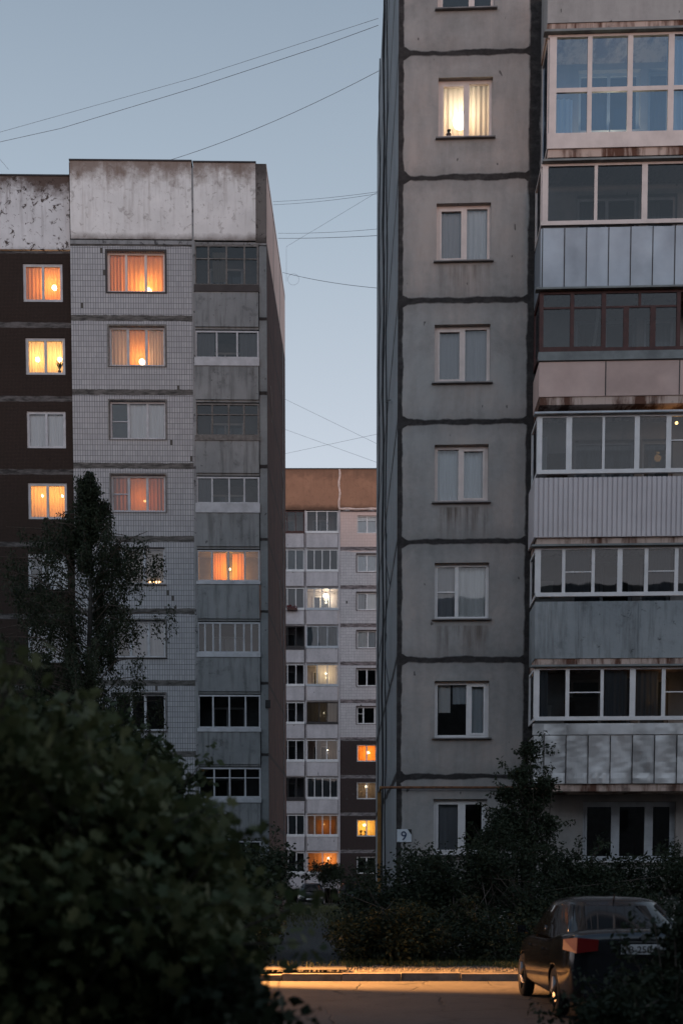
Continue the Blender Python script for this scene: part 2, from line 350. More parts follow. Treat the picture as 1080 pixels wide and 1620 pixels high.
m_cbeige = curtain_mat('beige_curtain', (.55,.46,.36), .15, .5)
m_corange = curtain_mat('orange_curtain', (.82,.40,.13), .14, .72)
m_cyellow = curtain_mat('yellow_curtain', (.9,.64,.27), .14, .72)
m_cred = curtain_mat('red_curtain', (.58,.25,.10), .15, .7)
m_clit = curtain_mat('cream_net_curtain', (.9,.80,.64), .3, .7)
CUR = dict(w=m_cw, t=m_cthick, g=m_cgrey, b=m_cbeige, o=m_corange, y=m_cyellow, r=m_cred, c=m_clit)
def emit(name, c, s):
    m = bpy.data.materials.new(name); m.use_nodes = True; t = m.node_tree; t.nodes.clear()
    e = t.nodes.new('ShaderNodeEmission'); e.inputs[0].default_value = (*c, 1); e.inputs[1].default_value = s
    o = t.nodes.new('ShaderNodeOutputMaterial'); t.links.new(e.outputs[0], o.inputs[0]); return m
m_bulb_w = emit('warm_bulb', (1,.82,.55), 30); m_bulb_h = emit('hot_bulb', (1,.88,.7), 26); m_bulb_o = emit('amber_bulb', (1,.55,.18), 10)

# ------------------------------------------------------------------ window builder
def window(par, r, y=.12, cols=(.5,), trans=(), fw=.07, mw=.07, fm=None, gm=None, cur=(), sill=True, trim=None, name='window', sash=(), board=None, open_=()):
    """r=(u0,u1,z0,z1); cols: mullion fractions; trans: (column, fraction); cur: (kind,f0,f1[,zf0,zf1])"""
    u0, u1, z0, z1 = r; fm = fm or m_white; gm = gm or m_glass; b = MB(); d = .07
    loc = ((u0+u1)/2, y, z0)
    b.box(u0, u0+fw, y, y+d, z0, z1); b.box(u1-fw, u1, y, y+d, z0, z1)
    b.box(u0+fw, u1-fw, y, y+d, z0, z0+fw); b.box(u0+fw, u1-fw, y, y+d, z1-fw, z1)
    xs = [u0+fw] + [v for c in cols for v in (u0+(u1-u0)*c-mw/2, u0+(u1-u0)*c+mw/2)] + [u1-fw]
    panes = [(xs[2*k], xs[2*k+1]) for k in range(len(xs)//2)]
    for k in range(len(cols)): b.box(xs[2*k+1], xs[2*k+2], y-.004, y+d, z0+fw, z1-fw)
    for c, f in trans: zz = z0+(z1-z0)*f; b.box(panes[c][0], panes[c][1], y+.006, y+d-.01, zz-.018, zz+.018)
    for c in sash:
        a, e = panes[c]; q = .045
        b.box(a, a+q, y-.012, y+d-.02, z0+fw, z1-fw); b.box(e-q, e, y-.012, y+d-.02, z0+fw, z1-fw)
        b.box(a+q, e-q, y-.012, y+d-.02, z0+fw, z0+fw+q); b.box(a+q, e-q, y-.012, y+d-.02, z1-fw-q, z1-fw)
    o = b.build(name, fm, par, loc)
    p = MB(); 
    for k, (a, e) in enumerate(panes):
        if k in open_: continue
        t_ = rnd.uniform(-.004, .004); p.quad((a, y+.035+t_, z0+fw), (e, y+.035-t_, z0+fw), (e, y+.035-t_, z1-fw), (a, y+.035+t_, z1-fw))
    q = p.build('pane', gm, o, (0,0,0)); q.location = (-loc[0], -loc[1], -loc[2])
    groups = {}
    for c in cur: groups.setdefault(c[0], []).append(c)
    for kd, lst in groups.items():
        cm = MB()
        for c in lst:
            f0, f1 = c[1], c[2]; g0, g1 = (c[3], c[4]) if len(c) > 3 else (0, 1)
            cm.sheet(u0+(u1-u0)*f0, u0+(u1-u0)*f1, z0+(z1-z0)*g0+.02, z0+(z1-z0)*g1, y+.105+rnd.uniform(0, .03), amp=.012 if kd != 'r' else .03, per=rnd.uniform(.09, .16), seed=rnd.randint(0, 999))
        ob = cm.build('curtain', CUR[kd], o, smooth=True); ob.location = (-loc[0], -loc[1], -loc[2])
    if sill:
        s = MB(); i = len(s.v); a, e = u0-.06, u1+.06; Y = -.085
        s.box(a, e, Y, y, z0-.035, z0-.008)
        ob = s.build('sill', m_sill if sill is True else sill, o); ob.location = (-loc[0], -loc[1], -loc[2])
    if trim:
        s = MB(); tm, tw_ = trim; Y0, Y1 = -.03, y-.005
        s.box(u0-tw_, u0-.002, Y0, Y1, z0-tw_, z1+tw_); s.box(u1+.002, u1+tw_, Y0, Y1, z0-tw_, z1+tw_); s.box(u0-.002, u1+.002, Y0, Y1, z1+.002, z1+tw_); s.box(u0-.002, u1+.002, Y0, Y1, z0-tw_, z0-.04)
        ob = s.build('window_surround', tm, o); ob.location = (-loc[0], -loc[1], -loc[2])
    return o
def room(par, r, depth=3.0, y=.2, side=.5, up=.4, down=.7, col=(.5,.42,.33)):
    u0, u1, z0, z1 = r; b = MB(); b.inside(u0-side, u1+side, y, depth, z0-down, z1+up)
    # front returns closing the room round the opening
    b.wall(u0-side, u1+side, z0-down, z1+up, [(u0, u1, z0, z1)], y=y, d=.02)
    return b.build('room', simple('room_paint', col, .9, 0, .05), par)
def lamp(P, u, z, y, power, color, label, rad=.06, mat=None, group='lit lamps seen through the windows', drop=.5, soft=.08):
    wp = P.P + P.u*u + P.inn*y
    b = MB(); n = 10
    for i in range(6):
        for j in range(n):
            a0, a1 = math.pi*i/6, math.pi*(i+1)/6; t0, t1 = 2*math.pi*j/n, 2*math.pi*(j+1)/n
            pt = lambda a, t: (rad*math.sin(a)*math.cos(t), rad*math.sin(a)*math.sin(t), rad*math.cos(a))
            b.quad(pt(a0,t0), pt(a1,t0), pt(a1,t1), pt(a0,t1))
    e = empty('ceiling_lamp', (wp.x, wp.y, z), P.a, label=label, cat='ceiling lamp', group=group)
    b.build('bulb', mat or m_bulb_w, e, smooth=True)
    c = MB(); c.tube([(0,0,rad), (0,0,drop)], .012, 5); c.tube([(0,0,rad*.7), (0,0,rad*1.5)], .03, 8); c.build('cord', m_darkframe, e)
    l = bpy.data.lights.new('lamp_light', 'POINT'); l.energy = power; l.color = color; l.shadow_soft_size = soft; l.use_shadow = True
    lo = bpy.data.objects.new('lamp_light', l); COL.objects.link(lo); lo.parent = e; lo.location = (0, 0, -rad-soft-.01)
    return e

exec_order = []
# ================================================================== RIGHT BLOCK
def build_right():
    P = PR
    B = empty('apartment_building', (P.P.x, P.P.y, 0), P.a, label='grey concrete panel apartment block with glazed balconies, nearest on the right', cat='apartment building', group='panel apartment blocks')
    top = P.Z(735, -560); uE = P.U(1260); uG = P.U(842)
    specs = [ # x0,x1,y0,y1, cols, sash, curtains
        (692, 782, -62, 14, (.62,), (0,), (), {}),
        (693, 779, 122, 218, (.54,), (0,), (('c', 0, 1),), {}),
        (690, 776, 321, 413, (.53,), (0,), (('g', .04, .5), ('w', .5, .96)), {}),
        (687, 775, 513, 605, (.52,), (0,), (('g', .02, .98),), {}),
        (687, 772, 703, 794, (.48,), (1,), (('w', .02, .98),), {}),
        (687, 773, 890, 979, (.41,), (), (('g', .02, .4), ('t', .44, .98)), dict(trans=((0, .5),))),
        (687, 773, 1077, 1167, (.62,), (1,), (('w', .66, .98), ('t', .08, .3, .45, 1), ('w', .34, .6, .6, 1)), {}),  # upper-left curtain pieces imitate a pale reflection in the pane
        (685, 770, 1264, 1352, (.53,), (0, 1), (('g', .1, .5),), {})]
    holes = [P.rect(*s[:4]) for s in specs]
    gw = P.rect(921, 1068, 1268, 1362); balc_u0 = P.U(858)
    # doors and windows behind the balconies
    inner = []
    for k in range(-2, 7):
        zf = ZR - (k+0)*HR; inner.append((P.U(905), P.U(1000), zf+.95, zf+2.25)); inner.append((P.U(1012), P.U(1060), zf+.12, zf+2.25))
    inner = [h for h in inner if h[3] < top]
    m = MB(); m.wall(0.0, uE, -.2, top, holes+[gw]+inner)
    m.build('front_wall', m_right, B)
    bk = world_at(595, 900, 44.6); v = bk - P.P; bu, bi = v.dot(P.u), v.dot(P.inn)
    s = MB(); n = 14
    s.quad((bu, bi, -.2), (0, 0, -.2), (0, 0, top), (bu, bi, top))
    s.build('side_wall', m_right_side, B)
    s = MB(); s.quad((0, 0, top), (uE, 0, top), (uE, bi, top), (bu, bi, top)); s.quad((uE, 0, -.2), (uE, bi, -.2), (uE, bi, top), (uE, 0, top)); s.quad((bu, bi, -.2), (bu, bi, top), (uE, bi, top), (uE, bi, -.2))
    s.build('rear_shell', m_roof, B)
    for k, (sp, r) in enumerate(zip(specs, holes)):
        window(B, r, cols=sp[4], sash=sp[5], cur=sp[6], fm=m_pinkwhite if k < 5 else m_white, fw=.075, mw=.085, sill=m_sill if k in (1,2) else True, **sp[7])
    window(B, gw, cols=(.36, .72), cur=(), fw=.07, mw=.1, sash=(0, 1, 2), fm=m_bluewhite, sill=m_white)
    for k, h in enumerate(inner): window(B, h, cols=(.5,) if k % 2 == 0 else (), cur=(('w', 0, 1),) if rnd.random() < .5 else (('g', 0, .5),), sill=False, fm=m_bluewhite, gm=m_matte)
    # lit room at second row
    r = holes[1]; room(B, r, y=.45, depth=3.2, side=.9)
    lamp(P, r[0]+(r[1]-r[0])*.43, r[2]+(r[3]-r[2])*.57, .62, 22, (1,.64,.38), 'bright white bulb behind the cream curtain high on the grey right-hand block', rad=.17, mat=m_bulb_h)
    b = MB(); b.tube([(r[0]+.22, .26, r[2]+.09), (r[0]+.22, .26, r[2]+.2)], [.05, .02], 7)
    # corner cables on the side wall
    c = MB()
    for f, dx, r_ in ((.34, .05, .02), (.42, .09, .03), (.47, .05, .015), (.75, .04, .02)):
        pts = [(bu*f - dx - .02*math.sin(t*1.7+f*9), bi*f, top*t/24) for t in range(25)]
        c.tube(pts, r_, 5)
    for (ya, yb) in ((1060, 860), (880, 660), (560, 420)):
        za, zb = P.Z(612, ya), P.Z(612, yb); c.tube([(bu*.2-.03-.12*math.sin(math.pi*t/10), bi*(.15+.03*t), za+(zb-za)*t/10) for t in range(11)], .012, 5)
    c.build('cable', m_cable, B)
    c = MB(); zz = P.Z(720, 1246); c.tube([(-.35, -.1, zz), (.3, -.1, zz), (P.U(835), -.09, zz-.01)], .03, 8)
    c.build('gas_pipe', simple('rusty_pipe', (.16,.075,.04), .7, .2, .5, 9), B)
    c = MB(); c.tube([(-.36, -.1, zz), (-.40, .05, zz-.12), (-.40, .1, 0)], .045, 8); c.build('gas_pipe', simple('yellow_paint', (.17,.085,.02), .6, 0, .3, 4), B)
    # ---- balconies
    off = 1.05; Y0 = -off; u0 = P.U(851, 700, off); u1 = P.U(1200, 700, off)
    Z = lambda y, x=851: P.Z(x, y, off)
    U = lambda x, y=700: P.U(x, y, off)
    m_sheet = sheet_metal('galvanised_sheet', (.30,.325,.36), 33/69, x0=U(854), rough=.45, metal=.6, dent=.25)
    m_crink = sheet_metal('dented_sheet', (.50,.49,.49), 34/69, x0=U(865), rough=.40, metal=.75, dent=.7, dscale=1.7)
    m_flat = sheet_metal('grey_board', (.26,.265,.275), 96/69, x0=U(826), rough=.7, metal=0, dent=.1)
    m_pinkp = sheet_metal('pink_board', (.50,.36,.32), 111/69, x0=U(840), rough=.8, metal=0, dent=.05)
    m_siding = simple('ribbed_siding', (.50,.46,.47), .55, 0, .1, 1.2)
    rows = [
     dict(slab=(50, 36), top=55, bot=236, par=None, fm=m_pinkwhite, gm=m_mirror, posts=[(862,873),(921,928),(983,991),(1046,1055),(1110,1118)], mid=143, base=22, ins='w', lab='two-tier white glazed balcony with bluish panes'),
     dict(slab=(252, 239), top=259, bot=357, par=(362, 455, m_sheet, 33), fm=m_pinkwhite, gm=m_balc, posts=[(853,862),(934,939),(1008,1017),(1085,1092)]),
     dict(slab=(459, 453), top=461, bot=558, par=(573, 628, m_pinkp, 111), ledge=(558, 572), fm=m_redframe, gm=m_balc, posts=[(851,857),(899,905),(948,955),(1066,1072)], old=True),
     dict(slab=(649, 633), top=657, bot=750, par=(757, 851, m_siding, 'ribs'), fm=m_white, gm=m_balc, posts=[(849,857),(895,904),(952,956),(1003,1011),(1053,1061),(1100,1106)]),
     dict(slab=(858, 853), top=866, bot=944, par=(952, 1042, m_flat, 0), fm=m_white, gm=m_balc, posts=[(848,857),(891,896),(938,943),(979,987),(1022,1028),(1070,1076),(1120,1126)]),
     dict(slab=(1049, 1044), top=1056, bot=1140, par=(1164, 1240, m_crink, 34), ledge=(1145, 1163), fm=m_white, gm=m_dusty, posts=[(848,857),(899,905),(955,960),(1002,1011),(1053,1059),(1105,1110)]),
    ]
    # concrete parapet of the storey above the frame top
    bo = MB(); zt = Z(-56); zb = Z(37)
    bo.box(U(858), u1, Y0, Y0+.09, zb, zt); bo.box(U(858), U(858)+.09, Y0+.09, -.002, zb, zt)
    bo.build('balcony', m_right_plain, B)
    b = MB(); b.box(U(858), u1, Y0+.02, -.004, zb-.17, zb-.002); b.build('balcony_slab', m_slab, B)
    for k, rw in enumerate(rows):
        uu = u0 + (.12 if k == 0 else 0.0) - (.03*(k > 2))
        zt, zb = Z(rw['top']), Z(rw['bot'])
        # slab (the floor of this balcony) below its parapet
        fl = Z(rw['par'][1]) if rw['par'] else zb
        nextt = Z(rows[k+1]['top']) if k+1 < len(rows) else fl-.22
        b = MB(); b.box(uu+.02, u1, Y0+.02, -.004, max(nextt+.05, fl-.17), fl-.004); bal = b.build('balcony', m_slab, B)
        if k+1 < len(rows):
            b = MB(); zz = nextt+.0
            b.box(uu-.1, u1, Y0-.09, Y0+.1, zz+.004, zz+.045); b.build('drip_rail', m_ledge if k != 2 else m_bluewhite, bal)
        if k == 0:
            b = MB(); b.box(uu-.1, u1, Y0-.09, Y0+.1, zt+.004, zt+.05); b.build('drip_rail', m_ledge, bal)
        # ceiling under the slab above is closed by that slab; side and parapet
        if rw['par']:
            pt, pb, pm, seam = rw['par']; a, c = Z(pt), Z(pb); b = MB()
            if seam == 'ribs':
                u = uu-.05; i = 0
                while u < u1: b.box(u, u+.075, Y0-.03-.012, Y0+.02, c, a); b.box(u+.075, u+.108, Y0-.018, Y0+.02, c, a); u += .108
                b.box(uu-.05, uu, Y0+.021, -.003, c, a)
            elif seam in (33, 34):
                st = seam/69.0; u = U(854 if seam == 33 else 865)-st; amp = .006 if seam == 33 else .016; rr = random.Random(seam)
                while u < u1:
                    a0, a1 = max(u, uu), u+st; tl = [rr.uniform(-amp, amp) for _ in range(4)]; ph = rr.random()*9; nx, nz = 6, 9; i0 = len(b.v)
                    for j in range(nz+1):
                        for q in range(nx+1):
                            fx, fz = q/nx, j/nz; dd = (tl[0]*(1-fx)+tl[1]*fx)*(1-fz)+(tl[2]*(1-fx)+tl[3]*fx)*fz
                            dd += amp*.55*math.sin(fx*5+ph+3*fz)*math.sin(fz*8+ph*2) if seam == 34 else amp*.8*math.sin(fx*math.pi)
                            if seam == 34 and fz < .12: dd -= .012*abs(math.sin(fx*9+ph))
                            b.v.append((a0+(a1-a0)*fx, Y0-.004-amp+dd*.9, c+(a-c)*fz))
                    for j in range(nz):
                        for q in range(nx): k0 = i0+j*(nx+1)+q; b.f.append((k0, k0+1, k0+nx+2, k0+nx+1)); b.m.append(0)
                    u += st
                b.box(uu, u1, Y0+.004, Y0+.03, c, a); b.box(uu, uu+.03, Y0+.031, -.003, c, a)
                u = U(854 if seam == 33 else 865)
                while u < u1: b.box(u-.009, u+.009, Y0-.012-amp*2.2, Y0, c+.005, a-.005, m=1); u += st
            else:
                b.box(uu, u1, Y0, Y0+.03, c, a); b.box(uu, uu+.03, Y0+.031, -.003, c, a)
                if seam:
                    st = seam/69.0; u = U(854 if seam == 33 else 865 if seam == 34 else 951-111)
                    while u < u1:
                        if u > uu: b.box(u-.011, u+.011, Y0-.012 if seam < 100 else Y0-.006, Y0-.001, c+.005, a-.005, m=1)
                        u += st
                else:
                    for xx in (920, 1015): b.box(U(xx)-.02, U(xx)+.02, Y0-.012, Y0-.001, c, a)
            b.build('parapet', [pm if k != 4 else loggia_mat(1.15), m_darkframe], bal)
        if rw.get('ledge'):
            a, c = Z(rw['ledge'][0]), Z(rw['ledge'][1]); b = MB(); b.box(uu-.03, u1, Y0-.04, Y0+.06, c+.003, a-.003)
            b.build('ledge', m_ledge if k != 5 else m_crink, bal)
        # glazing
        fm = rw['fm']; b = MB(); g = MB(); th = .05; yA, yB = Y0+.02, Y0+.07
        base = rw.get('base', 6)/69.0; tp = .05 if not rw.get('old') else .06
        b.box(uu, u1, yA-.03, yB, zb, zb+base); b.box(uu, u1, yA, yB, zt-tp, zt)
        ps = [(U(a), U(c)) for a, c in rw['posts']]
        for a, c in ps: b.box(a, c, yA-.012, yB+.003, zb+base, zt-tp)
        for (a, c), (d, e) in zip(ps, ps[1:]): g.quad((c, yA+.02, zb+base), (d, yA+.02, zb+base), (d, yA+.02, zt-tp), (c, yA+.02, zt-tp))
        # side glazing
        b.box(uu, uu+.05, yB+.004, yB+.05, zb, zt); b.box(uu, uu+.05, -.08, -.003, zb, zt); b.box(uu, uu+.05, yB+.05, -.08, zb, zb+.07); b.box(uu, uu+.05, yB+.05, -.08, zt-.06, zt)
        g.quad((uu+.02, yB+.05, zb+.07), (uu+.02, -.08, zb+.07), (uu+.02, -.08, zt-.06), (uu+.02, yB+.05, zt-.06))
        if rw.get('mid'):
            zm = Z(rw['mid']); b.box(ps[0][1], u1, yA-.006, yB-.004, zm-.045, zm+.045)
        if k == 2:
            zm = Z(487); b.box(ps[0][1], ps[2][0], yA+.004, yB-.004, zm-.02, zm+.02); zl = Z(550); b.box(ps[0][1], ps[2][0], yA+.004, yB-.004, zl-.02, zl+.02)
            b.box(ps[2][1], ps[3][0], yA+.004, yB-.004, zm-.02, zm+.02); b.box(U(1008)-.03, U(1008)+.03, yA+.004, yB-.004, zm, zt-tp)
            for xx in (987, 1029): b.box(U(xx)-.06, U(xx)+.06, yA+.002, yB-.002, zb+base, zm-.02)
        for c_, f in {4: ((1, .5), (4, .5)), 3: ((4, .55),), 5: ((1, .53), (4, .53))}.get(k, ()):
            a, c = ps[c_][1], ps[c_+1][0]; zz = zb+(zt-zb)*f; b.box(a, c, yA-.004, yA+.02, zz-.012, zz+.012)
        b.build('glazing_frame', fm, bal); g.build('pane', rw['gm'], bal)
        cu = {0: ('w', [(863, 900, 0, .5), (1046, 1100, 0, 1)]), 3: ('t', [(852, 866, 0, .72)]), 4: ('g', [(897, 936, 0, 1), (1029, 1066, 0, 1)]), 5: ('w', [(852, 872, 0, 1), (962, 1000, .0, 1), (1012, 1050, 0, 1)])}.get(k)
        if cu:
            cm = MB()
            for xa, xb, fa, fb in cu[1]: cm.sheet(U(xa), U(xb), zb+.08+(zt-zb)*fa, zb+(zt-zb)*fb-.06, Y0+.16, .02, .12, seed=k)
            cm.build('curtain', (m_cgrey if k == 5 else CUR[cu[0]]), bal, smooth=True)
    # household things on the balconies
    def stuff_box(name, label, cat, u, z, y, w_, d_, h_, mat):
        q = P.P+P.u*u+P.inn*y; e = MB(); e.box(-w_/2, w_/2, -d_/2, d_/2, 0, h_); e.box(-w_/2-.01, w_/2+.01, -d_/2-.01, d_/2+.01, h_*.86, h_+.02)
        o = e.build(name, mat); o.location = (q.x, q.y, z); o.rotation_euler = (0,0,P.a); return tag(o, label, cat)
    m_bag = simple('pale_bag', (.5,.48,.45), .8); m_wood = simple('varnished_board', (.06,.04,.03), .6)
    stuff_box('cupboard', 'dark cupboard standing in the balcony above the ribbed white siding', 'cupboard', U(886), Z(757)+.01, -.55, .42, .35, .62, m_wood)
    stuff_box('storage_box', 'pale cardboard box at the left end of the balcony above the grey boards', 'box', U(868), Z(944)+.05, -.72, .3, .25, .32, m_bag)
    stuff_box('storage_box', 'pale box at the left end of the lowest balcony, above the dented sheeting', 'box', U(866), Z(1140)+.05, -.72, .34, .25, .30, m_bag)
    stuff_box('cupboard', 'low cupboard behind the middle panes of the lowest balcony', 'cupboard', U(930), Z(1140)+.0, -.5, .7, .35, .55, m_wood)
    stuff_box('storage_box', 'brown box under the panes of the balcony below the large white one', 'box', U(980), Z(357)+.02, -.6, .5, .3, .28, m_wood)
    lamp(P, U(1074), Z(664), -.75, 2.5, (1,.5,.15), 'amber bulb under the ceiling of the balcony above the ribbed siding', rad=.035, mat=m_bulb_o, drop=.15)
    lamp(P, U(1063), Z(1081), -.55, 1.5, (1,.5,.15), 'small amber bulb hanging in the lowest balcony, above the dented sheeting', rad=.03, mat=m_bulb_o, drop=.3)
    lamp(P, U(968), Z(178), -.16, 45, (1,.75,.45), 'soft warm bulb inside the large white glazed balcony at the top right', rad=.02, mat=m_bulb_o, drop=.3)
    # ski / post leaning in the red framed balcony
    q = MB(); q.tube([(0,0,0), (.12,-.05,1.05), (.13,-.05,1.15)], [.04,.03,.05], 8); o = q.build('rolled_rug', simple('pale_rug', (.5,.48,.45))); 
    wp = P.P+P.u*U(938)+P.inn*(-.7); o.location = (wp.x, wp.y, Z(560)); tag(o, 'pale rolled rug standing upright behind the dark red balcony frame', 'rug')
    # number plate of the house
    e = empty('house_number_sign', tuple(P.P+P.u*P.U(639, 1322)+P.inn*(-.03)+Vector((0,0,P.Z(639, 1322)))), P.a, label='small white sign with a dark blue 9 at the corner of the grey block', cat='sign')
    b = MB(); b.box(-.17,.17,0,.02,-.15,.15); b.build('sign_plate', simple('enamel_white', (.55,.58,.62), .4, 0, .15), e)
    b = MB(); b.quad((.08,-.003,.15),(.17,-.003,.02),(.172,-.003,.15),(.12,-.003,.151)); b.build('rust_patch', m_dark, e)
    cu = bpy.data.curves.new('digit', 'FONT'); cu.body = '9'; cu.size = .30; cu.align_x = 'CENTER'; cu.extrude = .004
    to = bpy.data.objects.new('digit', cu); COL.objects.link(to); me = bpy.data.meshes.new_from_object(to.evaluated_get(bpy.context.evaluated_depsgraph_get())); bpy.data.objects.remove(to)
    me.materials.clear(); me.materials.append(simple('navy_paint', (.012,.03,.09), .5)); o = bpy.data.objects.new('digit', me); COL.objects.link(o); o.parent = e; o.rotation_euler = (R(90),0,0); o.location = (-.01, -.008, -.105)
    return B
build_right()

# ================================================================== LEFT BLOCK
def loggia(B, P, u0, u1, zt, zg, zp, zb, frame, gm, cols, wallm, parm, depth=1.1, trans=(), proj=.0, ledge=None, line=True, cur=(), low=None, proud=.06, door=True, topm=True, lip=.0):
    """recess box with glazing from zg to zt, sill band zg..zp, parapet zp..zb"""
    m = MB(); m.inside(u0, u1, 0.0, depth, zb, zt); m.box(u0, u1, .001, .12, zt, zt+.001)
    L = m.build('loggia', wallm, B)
    b = MB(); b.box(u0+.03, u1-.03, -proud, .06, zb+.05, zp); b.box(u0+.02, u1-.02, -.01, .1, zb-.05, zb+.05)
    if line: b.box(u0+.028, u1-.028, -proud-.006, -proud+.01, zb+.03, zb+.03+(zp-zb)*.24)
    b.build('parapet', parm, L)
    if zg-zp > .04:
        b = MB(); b.box(u0+.0, u1-.0, -proud-.03, .07, zp+.002, zg-.002); b.build('ledge', ledge or frame, L)
    window(L, (u0+.02, u1-.02, zg, zt-.03), y=.0, cols=cols, trans=trans, fw=.06, mw=.06, fm=frame, gm=gm, sill=False, name='glazing_frame', cur=cur)
    if door:
        w_ = u1-u0; window(L, (u0+w_*.2, u0+w_*.72, zb+.35, zt-.35), y=depth-.06, cols=(.45,), fm=m_white, gm=m_dusty, sill=False, name='inner_window')
    return L
def build_left():
    P = PL
    B = empty('apartment_building', (P.P.x, P.P.y, 0), P.a, label='block with white tiled and brown panels on the left, weathered white parapet', cat='apartment building', group='panel apartment blocks')
    uA, uB, uC, uD, uE = P.U(-420), P.U(119), P.U(310), P.U(412), 0.0
    zseam = ZL
    # tiled section
    xs = [(170, 261), (173, 261), (174, 262), (176, 262), (178, 261), (179, 262), (181, 262), (182, 263), (183, 263)]
    ys = [(398, 461), (516, 578), (634, 694), (751, 809), (866, 924), (981, 1040), (1097, 1156), (1213, 1271), (1329, 1387)]
    rs = [P.rect(a, b, c, d) for (a, b), (c, d) in zip(xs, ys)]
    m = MB(); m.wall(uB, uC, -.2, zseam, rs); m.build('tiled_wall', m_tile, B)
    sp = [dict(cols=(.32,.66), cur=(('o', 0, .3), ('o', .3, 1)), trim=(m_darkframe, .07)),
          dict(cols=(.33,.66), cur=(('b', 0, .3), ('o', .3, .7), ('b', .7, 1)), trim=(m_greyframe, .06)),
          dict(cols=(.33,.67), cur=(('w', .34, .66), ('w', .68, 1)), trans=((0, .48),), trim=(m_greyframe, .05)),
          dict(cols=(.32,.66), cur=(('r', .0, .3), ('r', .66, 1), ('o', .34, .64)), trans=((0, .5),), trim=(m_greyframe, .05)),
          dict(cols=(.2,.6), cur=(('g', .0, .18), ('b', .24, .58), ('b', .64, 1)), trim=None),
          dict(cols=(.33,.67), cur=(('g', .35, 1),), trim=(m_greyframe, .05)),
          dict(cols=(.33,.60), cur=(), trim=(m_greyframe, .05)), dict(cols=(.33,.67), cur=(('w', 0, 1),)), dict(cols=(.33,.67), cur=())]
    for k, (r, s) in enumerate(zip(rs, sp)): window(B, r, fm=m_bluewhite if k else m_pinkwhite, sill=k > 3, fw=.07, mw=.09, **s)
    # brown section, set back a little
    yb = .25
    ws = [((34, 97), (411, 472)), ((38, 101), (529, 588)), ((40, 102), (646, 705)), ((42, 104), (760, 818)), ((42, 105), (873, 930)), ((42, 105), (988, 1046)), ((43, 106), (1104, 1160)), ((43, 106), (1220, 1276)), ((43, 106), (1335, 1392))]
    rs2 = [P.rect(a[0], a[1], b[0], b[1]) for a, b in ws]
    zb_ = P.Z(60, 391); far_w = [(r[0]-d_, r[1]-d_, r[2], r[3]) for r in rs2 for d_ in (4.2, 8.6)]
    m = MB(); m.wall(uA, uB, -.2, zb_, rs2+far_w, y=yb); m.quad((uB, 0, -.2), (uB, yb, -.2), (uB, yb, ZTL), (uB, 0, ZTL)); m.build('brown_wall', m_brown, B)
    cs = [(('o', 0, 1),), (('y', .0, 1, .0, 1),), (('w', 0, 1),), (('y', 0, .47), ('y', .5, 1)), (('w', .5, 1),), (('g', 0, 1),), (), (), (('g', 0, 1),)]
    for k, (r, c) in enumerate(zip(rs2, cs)):
        window(B, r, y=yb+.05, cols=(.5,) if k != 4 else (.38,), cur=c, fm=m_bluewhite, sill=False, fw=.1, mw=.09, trans=((0, .62),) if k == 4 else (), trim=None)
    for r in far_w: window(B, r, y=yb+.05, cols=(.5,), cur=(('w', 0, 1),) if rnd.random() < .6 else (), fm=m_bluewhite, sill=False, fw=.1, mw=.09)
    # parapets
    def par(u0, u1, z0, z1, mat, y0, th=.3):
        b = MB(); b.box(u0+.02, u1-.02, y0-.04, y0+th, z0+.03, z1)
        o = b.build('parapet', mat, B); c = MB(); c.box(u0, u1, y0-.07, y0+th+.03, z1+.002, z1+.05); c.build('capping', m_roof, o)
        return o
    par(uB+.01, P.U(309), zseam+.1, ZTL, m_par, 0); par(P.U(309)+.03, P.U(408), zseam+.08, ZTL-.03, m_par, 0)
    par(uA, uB-.02, zb_, P.Z(60, 273), m_par2, yb)
    b = MB(); b.box(P.U(408)-.03, -.003, -.0, .3, zseam+.05, ZTL-.03); b.build('corner_parapet', parapet_mat('stained_corner', (.16,.15,.145), (.05,.042,.04), ZTL, 9, spots=.8), B); b = MB(); b.box(uB, uC, -.02, .1, zseam-.04, zseam+.1); b.box(uC-.05, uC+.06, -.025, .2, -.1, ZTL-.2)
    b.box(uC, 0, .01, .2, zseam-.02, zseam+.07)
    b.build('weathered_joint', m_column, B)
    # corner column
    m_colp = panel_mat('corner_panel', (.22,.24,.25), (.15,.165,.175), ZL, HL, [], sw=.07)
    m = MB(); m.wall(uD, 0, -.2, zseam-.02, [], y=0); m.quad((uD, 0, -.2), (uD, 0, zseam), (uD, .3, zseam), (uD, .3, -.2)); m.build('corner_column', m_colp, B)
    # gable
    bk = world_at(452, 900, 53.5); v = bk-P.P; bu, bi = v.dot(P.u), v.dot(P.inn)
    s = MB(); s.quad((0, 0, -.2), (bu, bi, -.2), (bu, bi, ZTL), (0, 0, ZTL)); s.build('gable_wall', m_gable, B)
    s = MB(); s.quad((uB, .3, ZTL-.3), (-.01, .3, ZTL-.3), (bu, bi, ZTL-.3), (uB, bi, ZTL-.3)); s.quad((uA, .5, zb_), (uB, .5, zb_), (uB, bi, zb_), (uA, bi, zb_)); s.quad((uA, bi, -.2), (uA, bi, zb_), (bu, bi, zb_), (bu, bi, -.2)); s.quad((uA, yb, -.2), (uA, yb, zb_), (uA, bi, zb_), (uA, bi, -.2))
    s.build('rear_shell', m_roof, B)
    s = MB(); z_ = P.Z(5, 262)
    s.box(P.U(-30), P.U(11), 1.2, 2.2, zb_, z_); s.box(P.U(-32), P.U(13), 1.1, 2.3, z_+.001, z_+.12); s.build('roof_vent', m_browntrim, B)
    c = MB()
